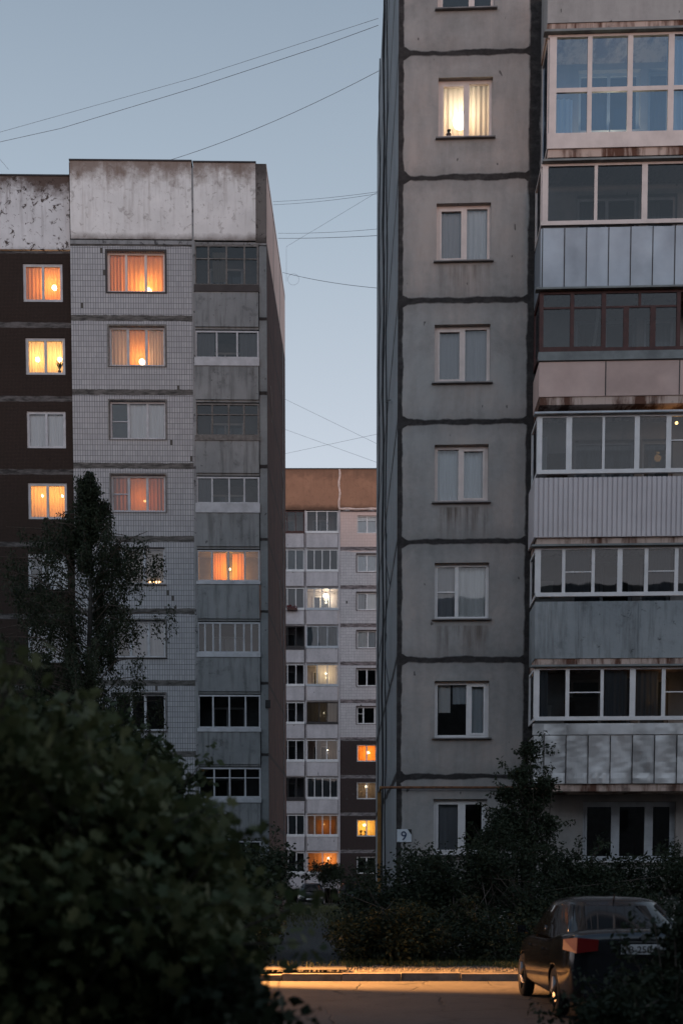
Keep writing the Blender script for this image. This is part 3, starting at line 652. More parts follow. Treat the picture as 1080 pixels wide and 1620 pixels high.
    for f, za, zb2 in ((.12, 590, 680), (.55, 860, 1100), (.75, 640, 760)):
        z1, z2 = P.Z(430, za), P.Z(430, zb2); c.tube([(bu*f+.04+.02*math.sin(t), bi*(f+.03*t), z1+(z2-z1)*t/8) for t in range(9)], .014, 5)
    c.tube([(bu*.8+.03, bi*.8, t) for t in (0, 5, 10, 15, 20, ZTL-3)], .02, 5)
    c.build('cable', simple('grey_cable', (.3,.3,.3), .6), B)
    b = MB(); b.box(P.U(419), P.U(427), -.1, -.002, P.Z(420, 1120), P.Z(420, 1108)); b.build('meter_box', m_dark, B)
    # loggias
    rows = [ # glass top, glass bottom, ledge bottom, parapet bottom
        (386, 452, 463, 515, m_greyframe, m_dusty, (.22,.5,.78)), (522, 567, 580, 634, m_bluewhite, m_dusty, (.34,.66)), (637, 690, 698, 749, m_greyframe, m_dusty, (.26,.52,.76)),
        (753, 797, 812, 863, m_bluewhite, m_dusty, (.25,.52,.76)), (869, 920, 925, 977, m_bluewhite, m_glass, (.24,.5,.76)), (983, 1033, 1040, 1094, m_bluewhite, m_dusty, (.12,.25,.36,.6,.74,.86)),
        (1098, 1152, 1158, 1209, m_bluewhite, m_dusty, (.24,.50,.76)), (1213, 1262, 1270, 1322, m_bluewhite, m_dusty, (.25,.5,.75)), (1329, 1380, 1386, 1425, m_bluewhite, m_dusty, (.25,.5,.75))]
    lgm = []
    for k, (a, b, c, d, fm, gm, cols) in enumerate(rows):
        z = lambda y: P.Z(361, y)
        kw = {}
        if k == 0: kw = dict(trans=((0,.66),(1,.66),(2,.66),(3,.66)), ledge=m_darkframe, cur=(('b', .28, .48, .1, .85),))
        if k == 1: kw = dict(cur=(('g', 0, .3), ('g', .7, 1)))
        if k == 2: kw = dict(trans=((0,.66),(1,.66),(2,.66),(3,.66)))
        if k == 3: kw = dict(cur=(('g', 0, .24),))
        if k == 4: kw = dict(cur=(('o', .26, .46, 0, .92), ('o', .56, .74, 0, .92)), door=False)
        if k == 7: kw = dict(trans=((0,.66),(1,.66),(2,.66),(3,.66)))
        zn = z(rows[k+1][0])+.06 if k < 8 else z(d)
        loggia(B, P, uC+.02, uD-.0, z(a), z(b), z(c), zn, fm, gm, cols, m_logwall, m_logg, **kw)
    # lit rooms of this block
    o1 = (1,.44,.15); y1 = (1,.66,.34)
    def lit(r, y, bulbs, col=(.6,.42,.28)):
        room(B, r, y=y, depth=3.2, col=col)
        for (fu, fz, yy, pw, cc, lab, rad, mt) in bulbs: lamp(P, r[0]+(r[1]-r[0])*fu, r[2]+(r[3]-r[2])*fz, yy, pw, cc, lab, rad, mt)
    lit(rs[0], .45, [(.66, .27, .75, 62, o1, 'glowing bulb behind the top window of the white tiled wall', .12, m_bulb_w)])
    lit(rs[1], .45, [(.53, .33, .8, 40, o1, 'round glowing lamp behind the second window down of the white tiled wall', .12, m_bulb_w)])
    lit(rs[3], .45, [(.55, .5, .9, 20, (1,.40,.16), 'dim reddish lamp behind the red curtains of the white tiled wall', .05, m_bulb_o)], (.3,.2,.15))
    lit(rs2[0], .65, [(.69, .6, .9, 46, o1, 'glowing lamp behind the topmost window of the brown wall', .1, m_bulb_w)])
    lit(rs2[1], .65, [(.2, .62, .9, 32, y1, 'left one of two bright lamps in the second window of the brown wall', .09, m_bulb_w), (.77, .62, .9, 32, y1, 'right one of two bright lamps in the second window of the brown wall', .09, m_bulb_w)])
    lit(rs2[3], .65, [(.25, .82, 1.0, 30, (1,.47,.13), 'left one of two small lamps near the ceiling of the brown wall\'s amber window', .05, m_bulb_w), (.77, .82, 1.0, 30, (1,.47,.13), 'right one of two small lamps near the ceiling of the brown wall\'s amber window', .05, m_bulb_w)])
    # amber loggia
    a, b, c, d = rows[4][:4]; z = lambda y: P.Z(361, y)
    lamp(P, (uC+uD)/2, z(893), .66, 60, (1,.38,.05), 'amber lamp inside the lit loggia beside the white tiled wall', .05, m_bulb_o, drop=.2)
    # string of tea lights on a sill
    r = rs[4]; g = MB()
    for k in range(4):
        u = r[0]+(r[1]-r[0])*(.70+.06*k); g.tube([(u, .2, r[2]+.09), (u, .2, r[2]+.15)], .028, 6)
    o = g.build('candle_arch', m_bulb_o); o.location = P.P; o.rotation_euler = (0,0,P.a); tag(o, 'row of four tiny orange lights on a dark window sill behind the birch', 'decorative lights')
    # ground-floor window glimpsed through the bushes
    lit(rs2[6], .65, [(.5, .3, 1.0, 50, (1,.5,.15), 'orange lamp behind a low window, glimpsed through the birch leaves', .1, m_bulb_w)])
    return B
build_left()

# ================================================================== FAR BLOCK
def build_far():
    P = PF
    B = empty('apartment_building', (P.P.x, P.P.y, 0), P.a, label='far apartment block with an orange parapet, seen in the gap between the nearer blocks', cat='apartment building', group='panel apartment blocks')
    ztop = P.Z(500, 743); z0 = ZF; uL = P.U(425); uM = P.U(538); uR = P.U(640); bo = P.U(483)
    n = 10
    wr = []
    for k in range(n):
        zc = z0-HF*k; wr.append((P.U(564.5), P.U(596), zc-1.62, zc-.38))
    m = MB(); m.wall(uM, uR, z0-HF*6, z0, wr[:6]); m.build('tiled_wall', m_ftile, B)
    m = MB(); m.wall(uM, uR, -.2, z0-HF*6, wr[6:]); m.build('brown_wall', m_fbrown, B)
    cs = [dict(cols=(.5,), cur=(('t', 0, 1, .72, 1), ('w', 0, 1, 0, .7))), dict(cols=(.5,), cur=(('w', 0, 1),)), dict(cols=(.5,), cur=(('t', .5, 1), ('g', 0, .4))), dict(cols=(.55,), cur=(('t', 0, .5), ('w', .6, 1))),
          dict(cols=(.5,), cur=()), dict(cols=(.33,.9), cur=(), trans=((0, .6),)), dict(cols=(.5,), cur=(('o', 0, 1),)), dict(cols=(.5,), cur=(('b', 0, 1),)), dict(cols=(.5,), cur=(('y', 0, 1),)), dict(cols=(.5,), cur=())]
    for k, (r, c) in enumerate(zip(wr, cs)): window(B, r, fw=.08, mw=.1, sill=False, fm=m_white, trim=(m_browntrim, .06) if k in (1, 2, 3, 4, 5) else None, **c)
    b = MB(); b.box(uL, P.U(536), -.1, .2, z0-.02, ztop); b.box(P.U(537.3), uR, -.1, .2, z0+.1, ztop); o = b.build('parapet', m_orange, B)
    c = MB(); c.box(uL, uR, -.15, .3, ztop+.002, ztop+.06); c.build('capping', m_roof, o)
    c = MB(); c.tube([(P.U(536.6)+.05*math.sin(t*1.3), -.1, ztop-(ztop-z0)*t/10) for t in range(11)], .07, 6); c.tube([(P.U(536.6)+(uR-P.U(536.6))*t/8, -.1, z0+.04+.03*math.sin(t*2)) for t in range(9)], .08, 6)
    c.build('sealed_joint', simple('pale_sealant', (.66,.5,.44), .8), B)
    b = MB(); b.box(P.U(482), P.U(484.3), -.03, .2, -.2, z0-.01); b.box(P.U(535), P.U(538)-.01, -.05, .2, -.2, z0-.01); b.build('pilaster', m_fl, B)
    # loggia stacks
    gl = {0: [(m_redframe, (.45,), None), (m_white, (.33,.66), None)],
          1: [(m_white, (.5,), 'w'), (m_white, (.25,.5,.75), 'g')], 2: [(m_white, (.5,), 'g'), (m_bluewhite, (.25,.5,.75), None)],
          3: [(m_darkframe, (.5,), None), (m_bluewhite, (.36,.66), 'w')], 4: [(m_white, (.45,), None), (m_bluewhite, (.33,.66), None)],
          5: [(m_white, (.5,), None), (m_darkframe, (.4,.66), 'b')], 6: [(m_white, (.5,), None), (m_white, (.3,.64), 'b')],
          7: [(m_darkframe, (.5,), None), (m_white, (.25,.5,.75), 'g')], 8: [(m_white, (.5,), 'g'), (m_white, (.25,.5,.75), 'b')], 9: [(m_white, (.5,), None), (m_white, (.5,), None)]}
    for k in range(n):
        zc = z0-HF*k
        for j, (a, b) in enumerate(((uL, P.U(481.5)), (bo+.05, P.U(535)))):
            fm, cols, cu = gl[k][j]
            gm = m_glass if (k, j) in ((2, 1), (4, 1), (8, 1), (9, 1)) else m_dusty
            if j == 0: # window columns of the partly hidden stack
                cols = (.52, .76) if len(cols) == 1 else cols
            cur = () if not cu else ((cu, 0, 1),)
            if (k, j) == (4, 1): cur = (('c', .28, .9),)
            if (k, j) == (8, 1): cur = (('o', .3, .9, 0, .75),)
            if (k, j) == (9, 1): cur = (('o', .05, .95),)
            if (k, j) == (6, 1): cur = (('b', .68, 1), ('g', .3, .45))
            zg = zc-1.52; zp = zg-.14 - (.1 if k in (3, 7) and j == 0 else 0)
            loggia(B, P, a, b, zc-.03, zg, zp, zc-HF+.02, fm, gm, cols, m_fl, m_fl, proud=.12, cur=cur, depth=1.2, door=(k, j) not in ((8, 1), (9, 1)), trans=((0, .62),) if (k, j) == (0, 0) else ())
    c = MB()
    for k in range(n):
        zc = z0-HF*k; c.box(P.U(481.5)+.01, P.U(482.1), -.1, .1, zc-HF+.1, zc-1.6)
    c.build('drain_pipe', m_browntrim, B)
    s = MB(); s.quad((uL, .2, z0), (uR, .2, z0), (uR, 12, z0), (uL, 12, z0)); s.quad((uL, 0, -.2), (uL, 12, -.2), (uL, 12, z0), (uL, 0, z0)); s.quad((uR, 0, -.2), (uR, 0, z0), (uR, 12, z0), (uR, 12, -.2)); s.quad((uL, 12, -.2), (uR, 12, -.2), (uR, 12, z0), (uL, 12, z0)); s.build('rear_shell', m_roof, B)
    def lit(r, y, fu, fz, pw, cc, lab, rad=.1, dep=1.0):
        room(B, r, y=y, depth=3); lamp(P, r[0]+(r[1]-r[0])*fu, r[2]+(r[3]-r[2])*fz, dep, pw, cc, lab, rad, m_bulb_w)
    lit(wr[6], .45, .6, .6, 80, (1,.40,.06), 'orange lamp in the upper lit window of the far brown wall')
    lit(wr[7], .45, .5, .8, 4, (1,.5,.2), 'faint lamp in the dim window between two lit ones of the far brown wall')
    lit(wr[8], .45, .4, .7, 70, (1,.58,.14), 'yellow lamp in the lowest lit window of the far brown wall')
    z = lambda k: z0-HF*k
    lamp(P, P.U(515), z(2)-.45, .7, 16, (1,.85,.6), 'bright white bulb in a glazed loggia of the far block', .16, m_bulb_w, drop=.3)
    lamp(P, P.U(515), z(4)-.6, .7, 20, (1,.75,.42), 'cream lamp behind the curtained loggia halfway up the far block', .05, m_bulb_w, drop=.3)
    lamp(P, P.U(512), z(5)-.7, .9, 3, (1,.75,.5), 'weak lamp in the dark framed loggia of the far block', .04, m_bulb_w, drop=.3)
    lamp(P, P.U(517), z(6)-.7, .8, 4, (1,.7,.5), 'weak lamp in the loggia level with the orange lit window of the far block', .04, m_bulb_w, drop=.3)
    lamp(P, P.U(512), z(8)-.7, .8, 6, (1,.45,.14), 'dim orange lamp in the second lowest loggia of the far block', .05, m_bulb_o, drop=.3)
    lamp(P, P.U(519), z(9)-.5, .7, 22, (1,.42,.1), 'orange lamp in the lowest loggia of the far block, above the parked cars', .09, m_bulb_w, drop=.3)
    # flower box
    e = empty('flower_box', tuple(P.P+P.u*P.U(462)+P.inn*(-.28)+Vector((0,0,P.Z(462, 967)))), 0, label='red-brown flower box hung on a pale loggia parapet of the far block', cat='flower box')
    b = MB(); b.box(-.38,.38,-.12,.12,0,.16); b.build('box', m_redframe, e)
    b = MB()
    for k in range(60):
        p = Vector((rnd.uniform(-.37,.37), rnd.uniform(-.12,.12), rnd.uniform(.15,.36))); a = Vector((rnd.gauss(0,1), rnd.gauss(0,1), rnd.gauss(0,1))).normalized()*.06; c2 = a.orthogonal().normalized()*.05
        b.quad(p-a, p+c2, p+a, p-c2)
    b.build('flowers', simple('red_flowers', (.12,.02,.02), .8), e)
build_far()

# ================================================================== BLOCK BEHIND THE CAMERA (unseen, added to shade the lower storeys and be mirrored in the panes)
def build_behind():
    B = empty('apartment_building', (0, -9, 0), 0, label='unseen apartment block added behind the camera, shading the lower storeys and mirrored in the panes', cat='apartment building', group='panel apartment blocks')
    H = 17.0; x0, x1 = -70, 40; holes = [(x0+2+4*i, x0+3.6+4*i, 1.6+2.7*j, 2.9+2.7*j) for i in range(22) for j in range(5)]
    m = MB(); m.wall(x0, x1, -.2, H, holes, y=0, d=-.15); m.box(x0, x1, -12, -.4, 0, H-.5); m.build('added_block_wall', simple('dark_render', (.12,.12,.12)), B)
    g = MB()
    for h in holes: g.quad((h[0], -.15, h[2]), (h[1], -.15, h[2]), (h[1], -.15, h[3]), (h[0], -.15, h[3]))
    o = g.build('windows', m_darkframe, B); o.name = 'added_block_windows'
build_behind()

# ================================================================== GROUND
def ground():
    g = G('dark_soil_and_turf', .95); n = g.noise(.5, 7); n2 = g.noise(6, 6)
    g.col(g.mix(g.rng(n, .35, .65), g.mix(g.rng(n2, .3, .7), (.030,.036,.02), (.05,.055,.03)), (.06,.05,.04))); g.bump(n2, .8, .05)
    m = MB(); m.quad((-1500,-600,0), (1500,-600,0), (1500,2400,0), (-1500,2400,0)); tag(m.build('ground', g.mat), kind='structure')
    g = G('asphalt', .8, 0, .35); n = g.noise(1.1, 7, .65); n2 = g.noise(45, 4, .7); n3 = g.noise(.35, 4); st = g.noise(2.6, 6, .7)
    c = g.mix(g.rng(n, .3, .7), (.036,.035,.035), (.056,.052,.05)); c = g.mix(g.rng(n2, .45, .75, 0, .6), c, (.09,.085,.08)); c = g.mix(g.rng(st, .56, .62, 0, .75), c, (.022,.021,.022))
    c = g.mix(g.rng(n3, .45, .6, 0, .5), c, (.05,.048,.046)); vo = g.t.nodes.new('ShaderNodeTexVoronoi'); vo.feature = 'DISTANCE_TO_EDGE'; vo.inputs['Scale'].default_value = .8; wv = g.t.nodes.new('ShaderNodeMix'); wv.data_type = 'VECTOR'; wv.inputs[0].default_value = .12
    nn = g.t.nodes.new('ShaderNodeTexNoise'); nn.inputs['Scale'].default_value = 3; g.l(g.o, nn.inputs['Vector']); g.l(g.o, wv.inputs[4]); g.l(nn.outputs[1], wv.inputs[5]); g.l(wv.outputs[1], vo.inputs['Vector'])
    crk = g.ma('MULTIPLY', g.rng(vo.outputs['Distance'], .004, .014, 1, 0), g.rng(n3, .42, .55)); c = g.mix(crk, c, (.012,.012,.012)); n2 = g.ma('SUBTRACT', n2, crk)
    g.col(c); g.bump(g.ma('ADD', g.ma('MULTIPLY', n2, .6), g.ma('MULTIPLY', n, 1.5)), .7, .03)
    m = MB(); N = 60
    for i in range(N): 
        a, b = -45+i*1.5, -45+(i+1)*1.5; m.quad((a, 4.0, .004), (b, 4.0, .004), (b, 19.36, .004), (a, 19.36, .004))
    tag(m.build('road', g.mat), kind='structure')
    # kerb stones
    kerb_m = simple('kerb_concrete', (.11,.10,.095), .85, 0, .35, 5, bump=.6); root = empty('kerb', (0, 19.45, 0), 0, kind='structure')
    m = MB(); x = -30.0
    while x < 30:
        dz = rnd.uniform(-.03, .02); dy = rnd.uniform(-.025, .02); m.box(x+.006, x+.994, dy-.08, dy+.08, -.1, .13+dz); x += 1.0
    m.build('kerb_stone', kerb_m, root)
    # verge: earth bank with relief behind the kerb
    v = []; f = []; nx, ny = 240, 60; rr = np.random.RandomState(3)
    h = rr.rand(ny+1, nx+1)
    for j in range(ny+1):
        for i in range(nx+1):
            y = 19.53+j*.14; x = -20+i*.17; t = min(1, j/8); v.append((x, y, .10+.035*h[j, i]*t+.03*math.sin(x*.9)*t+.0*y))
    for j in range(ny):
        for i in range(nx): a = j*(nx+1)+i; f.append((a, a+1, a+nx+2, a+nx+1))
    b = MB(); b.v = v; b.f = f; b.m = [0]*len(f)
    tag(b.build('verge', simple('verge_earth', (.085,.075,.06), .95, 0, .5, 7, bump=.8)), kind='structure')
    m = MB(); pts = [(-1.75, 19.7, .17), (.1, 19.7, .17), (-.2, 30, .13), (-.6, 52, .05), (-3.4, 52, .05), (-2.6, 30, .13)]
    m.quad(pts[0], pts[1], pts[2], pts[5]); m.quad(pts[5], pts[2], pts[3], pts[4])
    tag(m.build('path', simple('gravel_path', (.055,.054,.053), .95, 0, .6, 26, bump=1.0)), kind='structure')
    # loose gravel
    m = MB()
    for k in range(3200):
        y = 19.55+abs(rnd.gauss(0, 1))*1.1 if k % 3 else rnd.uniform(19.7, 34); x = rnd.uniform(-3.6, 4.2) if k % 3 else rnd.uniform(-2.2, .2)
        s = rnd.uniform(.007, .022); z = .155; a = rnd.random()*3
        i = len(m.v); 
        for q in range(5): m.v.append((x+s*math.cos(a+q*1.257), y+s*math.sin(a+q*1.257), z-.01))
        m.v.append((x, y, z+s*.8))
        for q in range(5): m.f.append((i+q, i+(q+1) % 5, i+5)); m.m.append(0)
    tag(m.build('gravel', simple('pebbles', (.11,.10,.09), .9)), 'loose gravel strewn behind the kerb and along the footpath', 'gravel', kind='stuff')
ground()
def blades(name, label, n, fx, h, mat):
    m = MB()
    for _ in range(n):
        x, y, z = fx(); hh = rnd.uniform(.5, 1.2)*h; a = rnd.random()*6.28; dx, dy = math.cos(a)*.006, math.sin(a)*.006; lx, ly = rnd.gauss(0, .3)*hh, rnd.gauss(0, .3)*hh
        i = len(m.v); m.v += [(x-dx, y-dy, z), (x+dx, y+dy, z), (x+lx*.4+dx, y+ly*.4+dy, z+hh*.6), (x+lx, y+ly, z+hh)]; m.f += [(i, i+1, i+2), (i, i+2, i+3)]; m.m += [0, 0]
    tag(m.build(name, mat), label, 'grass', kind='stuff')
m_grass = simple('grass_blades', (.075,.08,.028), .8, 0, .4, 8)
def gx():
    while True:
        x = rnd.uniform(-6, 7); y = 20.55+.25*math.sin(x*1.3)+.2*math.sin(x*3.1)+abs(rnd.gauss(0, 1.0))
        if not (-1.6 < x < 0 and rnd.random() < .75): return x, y, .12
blades('grass', 'ragged grass growing along the kerb under the bushes', 13000, gx, .13, m_grass)
blades('grass', 'dark lawn between the blocks, in front of the far parked cars', 9000, lambda: (rnd.uniform(-5, 2.5), rnd.uniform(38, 72), .0), .22, m_grass)

# low beam of a street-side lamp raking along the kerb
sp = bpy.data.lights.new('street_lamp_beam', 'SPOT'); sp.energy = 85000; sp.color = (1,.42,.11); sp.spot_size = R(21); sp.spot_blend = 1.0; sp.shadow_soft_size = .08
spo = bpy.data.objects.new('street_lamp_beam', sp); COL.objects.link(spo); spo.location = (-7.2, 20.3, 3.9)
spo.rotation_euler = (Vector((.2, 19.15, 0))-Vector(spo.location)).to_track_quat('-Z', 'Y').to_euler(); spo.scale = (1.0, 1.9, 1)
sp2 = bpy.data.lights.new('street_lamp_spill', 'SPOT'); sp2.energy = 4200; sp2.color = (1,.42,.13); sp2.spot_size = R(62); sp2.spot_blend = 1; sp2.shadow_soft_size = .1
so2 = bpy.data.objects.new('street_lamp_spill', sp2); COL.objects.link(so2); so2.location = spo.location; so2.rotation_euler = (Vector((.8, 17.6, 0))-Vector(spo.location)).to_track_quat('-Z', 'Y').to_euler()

# ================================================================== FOLIAGE
def leaf_mat(name, a, b, trans=.25):
    g = G(name, .6, 0, .15); geo = g.t.nodes.new('ShaderNodeNewGeometry'); n = g.noise(.9, 3)
    c = g.mix(geo.outputs['Random Per Island'], a, b); c = g.mix(g.rng(n, .4, .65, 0, .5), c, tuple(x*1.5 for x in b)); g.col(c)
    tl = g.t.nodes.new('ShaderNodeBsdfTranslucent'); g.l(c, tl.inputs[0]); mx = g.t.nodes.new('ShaderNodeMixShader'); mx.inputs[0].default_value = trans
    g.l(g.b.outputs[0], mx.inputs[1]); g.l(tl.outputs[0], mx.inputs[2]); g.l(mx.outputs[0], g.t.nodes['Material Output'].inputs[0]); return g.mat
m_leafA = leaf_mat('maple_leaves', (.045,.065,.028), (.115,.12,.054)); m_leafB = leaf_mat('shrub_leaves', (.014,.022,.013), (.028,.036,.02)); m_leafM = leaf_mat('bush_leaves', (.028,.042,.022), (.06,.072,.035)); m_birch = leaf_mat('birch_leaves', (.018,.026,.016), (.032,.04,.022))
m_bark = simple('bark', (.07,.055,.045), .95, 0, .4, 9, bump=.8)
def birchbark():
    g = G('birch_bark', .8); n = g.noise(3, 5, .6, (1, 1, .35)); g.col(g.mix(g.rng(n, .42, .55), (.13,.13,.125), (.03,.028,.025))); return g.mat
m_bb = birchbark()
def leaves(centers, per, size, spread, seed, shape='leaf', droop=0.0, asp=.5):
    rs = np.random.RandomState(seed); C = np.array(centers, float); n = len(C)*per
    c = np.repeat(C, per, 0); off = rs.normal(0, 1, (n, 3)); off /= np.maximum(1, np.linalg.norm(off, axis=1, keepdims=True)/1.6); p = c+off*spread
    ax = rs.normal(0, 1, (n, 3)); ax[:, 2] = ax[:, 2]*.7-droop; ax /= np.linalg.norm(ax, axis=1, keepdims=True)
    t = rs.normal(0, 1, (n, 3)); t -= (t*ax).sum(1, keepdims=True)*ax; t /= np.linalg.norm(t, axis=1, keepdims=True)
    s = size*rs.uniform(.6, 1.3, (n, 1)); nn = np.cross(ax, t)
    if shape == 'maple':
        prof = [(0,0), (.28,.42), (.5,.22), (.72,.5), (.78,.18), (1.1,0)]
        pts = [p+ax*s*a+t*s*b*.9+nn*s*.12*abs(b) for a, b in prof] + [p+ax*s*a-t*s*b*.9+nn*s*.12*abs(b) for a, b in prof[1:-1][::-1]]
    else: pts = [p, p+ax*s*.45+t*s*asp*.5+nn*s*.08, p+ax*s, p+ax*s*.45-t*s*asp*.5+nn*s*.08]
    k = len(pts); V = np.stack(pts, 1).reshape(-1, 3); F = np.arange(n*k).reshape(n, k)
    return V, F
def leaf_obj(name, V, F, mat, parent):
    me = bpy.data.meshes.new(name); n, k = F.shape
    me.vertices.add(len(V)); me.vertices.foreach_set('co', V.astype(np.float32).ravel()); me.loops.add(n*k); me.loops.foreach_set('vertex_index', F.astype(np.int32).ravel())
    me.polygons.add(n); me.polygons.foreach_set('loop_start', np.arange(0, n*k, k, dtype=np.int32)); me.polygons.foreach_set('loop_total', np.full(n, k, np.int32))
    me.materials.append(mat); me.update(calc_edges=True); me.validate(); o = bpy.data.objects.new(name, me); COL.objects.link(o); o.parent = parent; return o
def rough(blobs, seed):
    rr = random.Random(seed); out = list(blobs)
    for b in blobs:
        for _ in range(5):
            d = Vector((rr.gauss(0,1), rr.gauss(0,.6), abs(rr.gauss(0,1)))).normalized(); f = rr.uniform(.18, .38)
            out.append((b[0]+d.x*b[3]*1.0, b[1]+d.y*b[4], b[2]+d.z*b[5]*1.0, b[3]*f, b[4]*f, b[5]*f))
    return out
def bush(name, label, cat, base, blobs, nclump, per, size, spread, mat, seed, shape='leaf', bark=None, group=None, asp=.5, shell=.55, stems=7, sprigs=40):
    """blobs: (x,y,z,rx,ry,rz) in world metres; base: ground point"""
    rr = random.Random(seed); root = empty(name, base, 0, label=label, cat=cat, group=group); B0 = Vector(base); cs = []; nb = len(blobs); sp_ = []; blobs = rough(blobs, seed)
    vol = [b[3]*b[4]*b[5] for b in blobs]; tot = sum(v**.75 for v in vol)
    for b, v in zip(blobs, vol):
        for _ in range(max(4, int(nclump*v**.75/tot))):
            d = Vector((rr.gauss(0,1), rr.gauss(0,1), rr.gauss(0,1))).normalized(); q = (shell+(1-shell)*rr.random())*rr.uniform(.85, 1.12) if rr.random() < .75 else rr.random()*.8
            c = Vector((b[0]+d.x*b[3]*q, b[1]+d.y*b[4]*q, b[2]+d.z*b[5]*q))
            if c.z > .12: cs.append(c-B0)
    tw = m = MB()
    for _ in range(sprigs):
        b = rr.choice(blobs[:nb]); d = Vector((rr.gauss(0,1), rr.gauss(0,.7), abs(rr.gauss(.3,.8)))).normalized(); p = Vector((b[0]+d.x*b[3]*.9, b[1]+d.y*b[4]*.9, b[2]+d.z*b[5]*.9))-B0
        L = rr.uniform(.2, .55)*(1 if size < .1 else 1.4); e = p+d*L+Vector((0, 0, rr.uniform(-.12, .1))); tw.tube([p, e], [.008, .003], 4)
        for t in (.3, .6, .85, 1.0):
            for _ in range(2): cs.append(p.lerp(e, t)+Vector((rr.gauss(0,.04), rr.gauss(0,.04), rr.gauss(0,.03)))); sp_.append(len(cs)-1)
    cc = [tuple(c) for c in cs]; ns = len(cc)-len(sp_)
    V, F = leaves(cc[:ns], per, size, spread, seed, shape, .3, asp)
    if sp_:
        V2, F2 = leaves(cc[ns:], max(3, per//6), size, spread*.35, seed+50, shape, .5, asp); F = np.vstack([F, F2+len(V)]); V = np.vstack([V, V2])
    leaf_obj('crown', V, F, mat, root)
    for k in range(stems):
        b = blobs[k % len(blobs)]; tip = Vector((b[0]+rr.uniform(-.5,.5)*b[3], b[1]+rr.uniform(-.5,.5)*b[4], b[2]+rr.uniform(.1,.7)*b[5]))-B0
        s = Vector((rr.uniform(-.2,.2), rr.uniform(-.1,.1), -.05)); mid = s.lerp(tip, .5)+Vector((rr.uniform(-.15,.15), rr.uniform(-.1,.1), .1))
        m.tube([s, mid, tip], [.035, .024, .008], 6)
        for _ in range(5):
            c = rr.choice(cs); m.tube([mid.lerp(tip, rr.random()), c], [.01, .004], 4)
    m.build('stem', bark or m_bark, root); return root
def W(x, y, D): v = world_at(x, y, D); return v
def blob(x, y, D, rx, rz, ry=None):     # pixel centre/radii at distance D -> world ellipsoid
    v = W(x, y, D); s = D/FPX; return (v.x, v.y, v.z, rx*s, (ry if ry else rx*s), rz*s)

# near maple-like bush at the left, out of focus
fb = [(30, 1260, 85, 85), (120, 1210, 50, 50), (-30, 1190, 60, 50), (150, 1340, 100, 90), (235, 1310, 50, 55), (60, 1430, 140, 120), (270, 1410, 65, 65), (200, 1500, 120, 110), (320, 1460, 45, 50), (300, 1545, 70, 65), (60, 1580, 170, 90), (250, 1610, 110, 60), (335, 1375, 30, 25)]
bl = [blob(a-35, b+40, 5.6+.5*math.sin(k*2.3), rx, rz, .45) for k, (a, b, rx, rz) in enumerate(fb)]
bush('foreground_bush', 'large dark leafy bush filling the left foreground, out of focus', 'bush', (-1.7, 5.6, 0), bl, 900, 20, .078, .12, m_leafA, 11, 'maple', stems=12, shell=.35, sprigs=130)
bl = [blob(130, 1200, 11, 65, 50, .8), blob(40, 1185, 11, 70, 45, .8), blob(200, 1250, 11.5, 60, 50, 1), blob(255, 1300, 11.5, 40, 36, .8), blob(295, 1370, 11.5, 38, 45, .9), blob(318, 1440, 11, 32, 48, .8), blob(320, 1510, 11, 28, 36, .6), blob(200, 1330, 11, 120, 110, 1), blob(280, 1460, 11, 120, 120, 1)]
bush('bush', 'tall leafy bush behind the foreground leaves, reaching towards the white tiled wall', 'bush', (-1.9, 11.2, 0), bl, 800, 34, .085, .17, m_leafM, 12, 'leaf', asp=.7, stems=12, shell=.4, sprigs=80, group='bushes round the blocks')
bl = [blob(365, 1603, 5.2, 34, 20, .25), blob(320, 1595, 5.2, 50, 38, .3), blob(392, 1628, 5.1, 26, 14, .2)]
bush('bush', 'low round-leaved bush at the bottom edge, left of the lit road', 'bush', (-.75, 5.2, 0), bl, 70, 14, .06, .09, m_leafB, 13, 'leaf', asp=.95, stems=4, sprigs=6, group='bushes round the blocks')
# bushes behind the parked cars of the gap, left side
bl = [blob(385, 1410, 24, 45, 60, 1), blob(432, 1385, 26, 14, 24, .5), blob(395, 1480, 22, 35, 40, .8), blob(330, 1420, 23, 60, 80, 1)]
bush('bush', 'dark bush beside the footpath at the foot of the brown gable', 'bush', (-2.0, 24, 0), bl, 420, 40, .10, .22, m_leafB, 14, stems=7, group='bushes round the blocks')
# right hand thicket, under the house number
bl = [blob(592, 1450, 23, 58, 72, 1), blob(668, 1440, 23.5, 55, 82, 1), blob(570, 1490, 21.6, 45, 42, .7), blob(640, 1490, 21.4, 70, 45, .7)]
bush('bush', 'dark bush under the house number at the corner of the grey block', 'bush', (1.1, 23, .1), bl, 560, 46, .085, .17, m_leafB, 15, sprigs=12, shell=.4, stems=9, group='bushes round the blocks')
bl = [blob(730, 1430, 23.5, 70, 75, 1), blob(790, 1390, 24, 50, 80, 1), blob(760, 1490, 21.6, 90, 45, .8), blob(850, 1470, 22.5, 70, 60, .8)]
bush('bush', 'dark bush under the lowest window of the grey block, behind the car roof', 'bush', (3.0, 23, .1), bl, 560, 46, .085, .17, m_leafB, 16, shell=.4, stems=9, group='bushes round the blocks')
bl = [blob(832, 1335, 25, 38, 45, .5), blob(800, 1300, 25, 18, 22, .3), blob(845, 1275, 25.2, 20, 24, .3), blob(822, 1240, 25.2, 12, 14, .2), blob(838, 1205, 25.4, 7, 26, .15), blob(866, 1250, 25.2, 12, 8, .15), blob(775, 1338, 25, 22, 18, .3), blob(862, 1310, 25, 12, 14, .2), blob(800, 1262, 25, 8, 8, .15)]
bush('sapling', 'slender sapling climbing the dark recess left of the balconies', 'sapling', (3.95, 24.8, .1), bl, 230, 24, .085, .10, m_leafB, 17, shell=.3, stems=9)
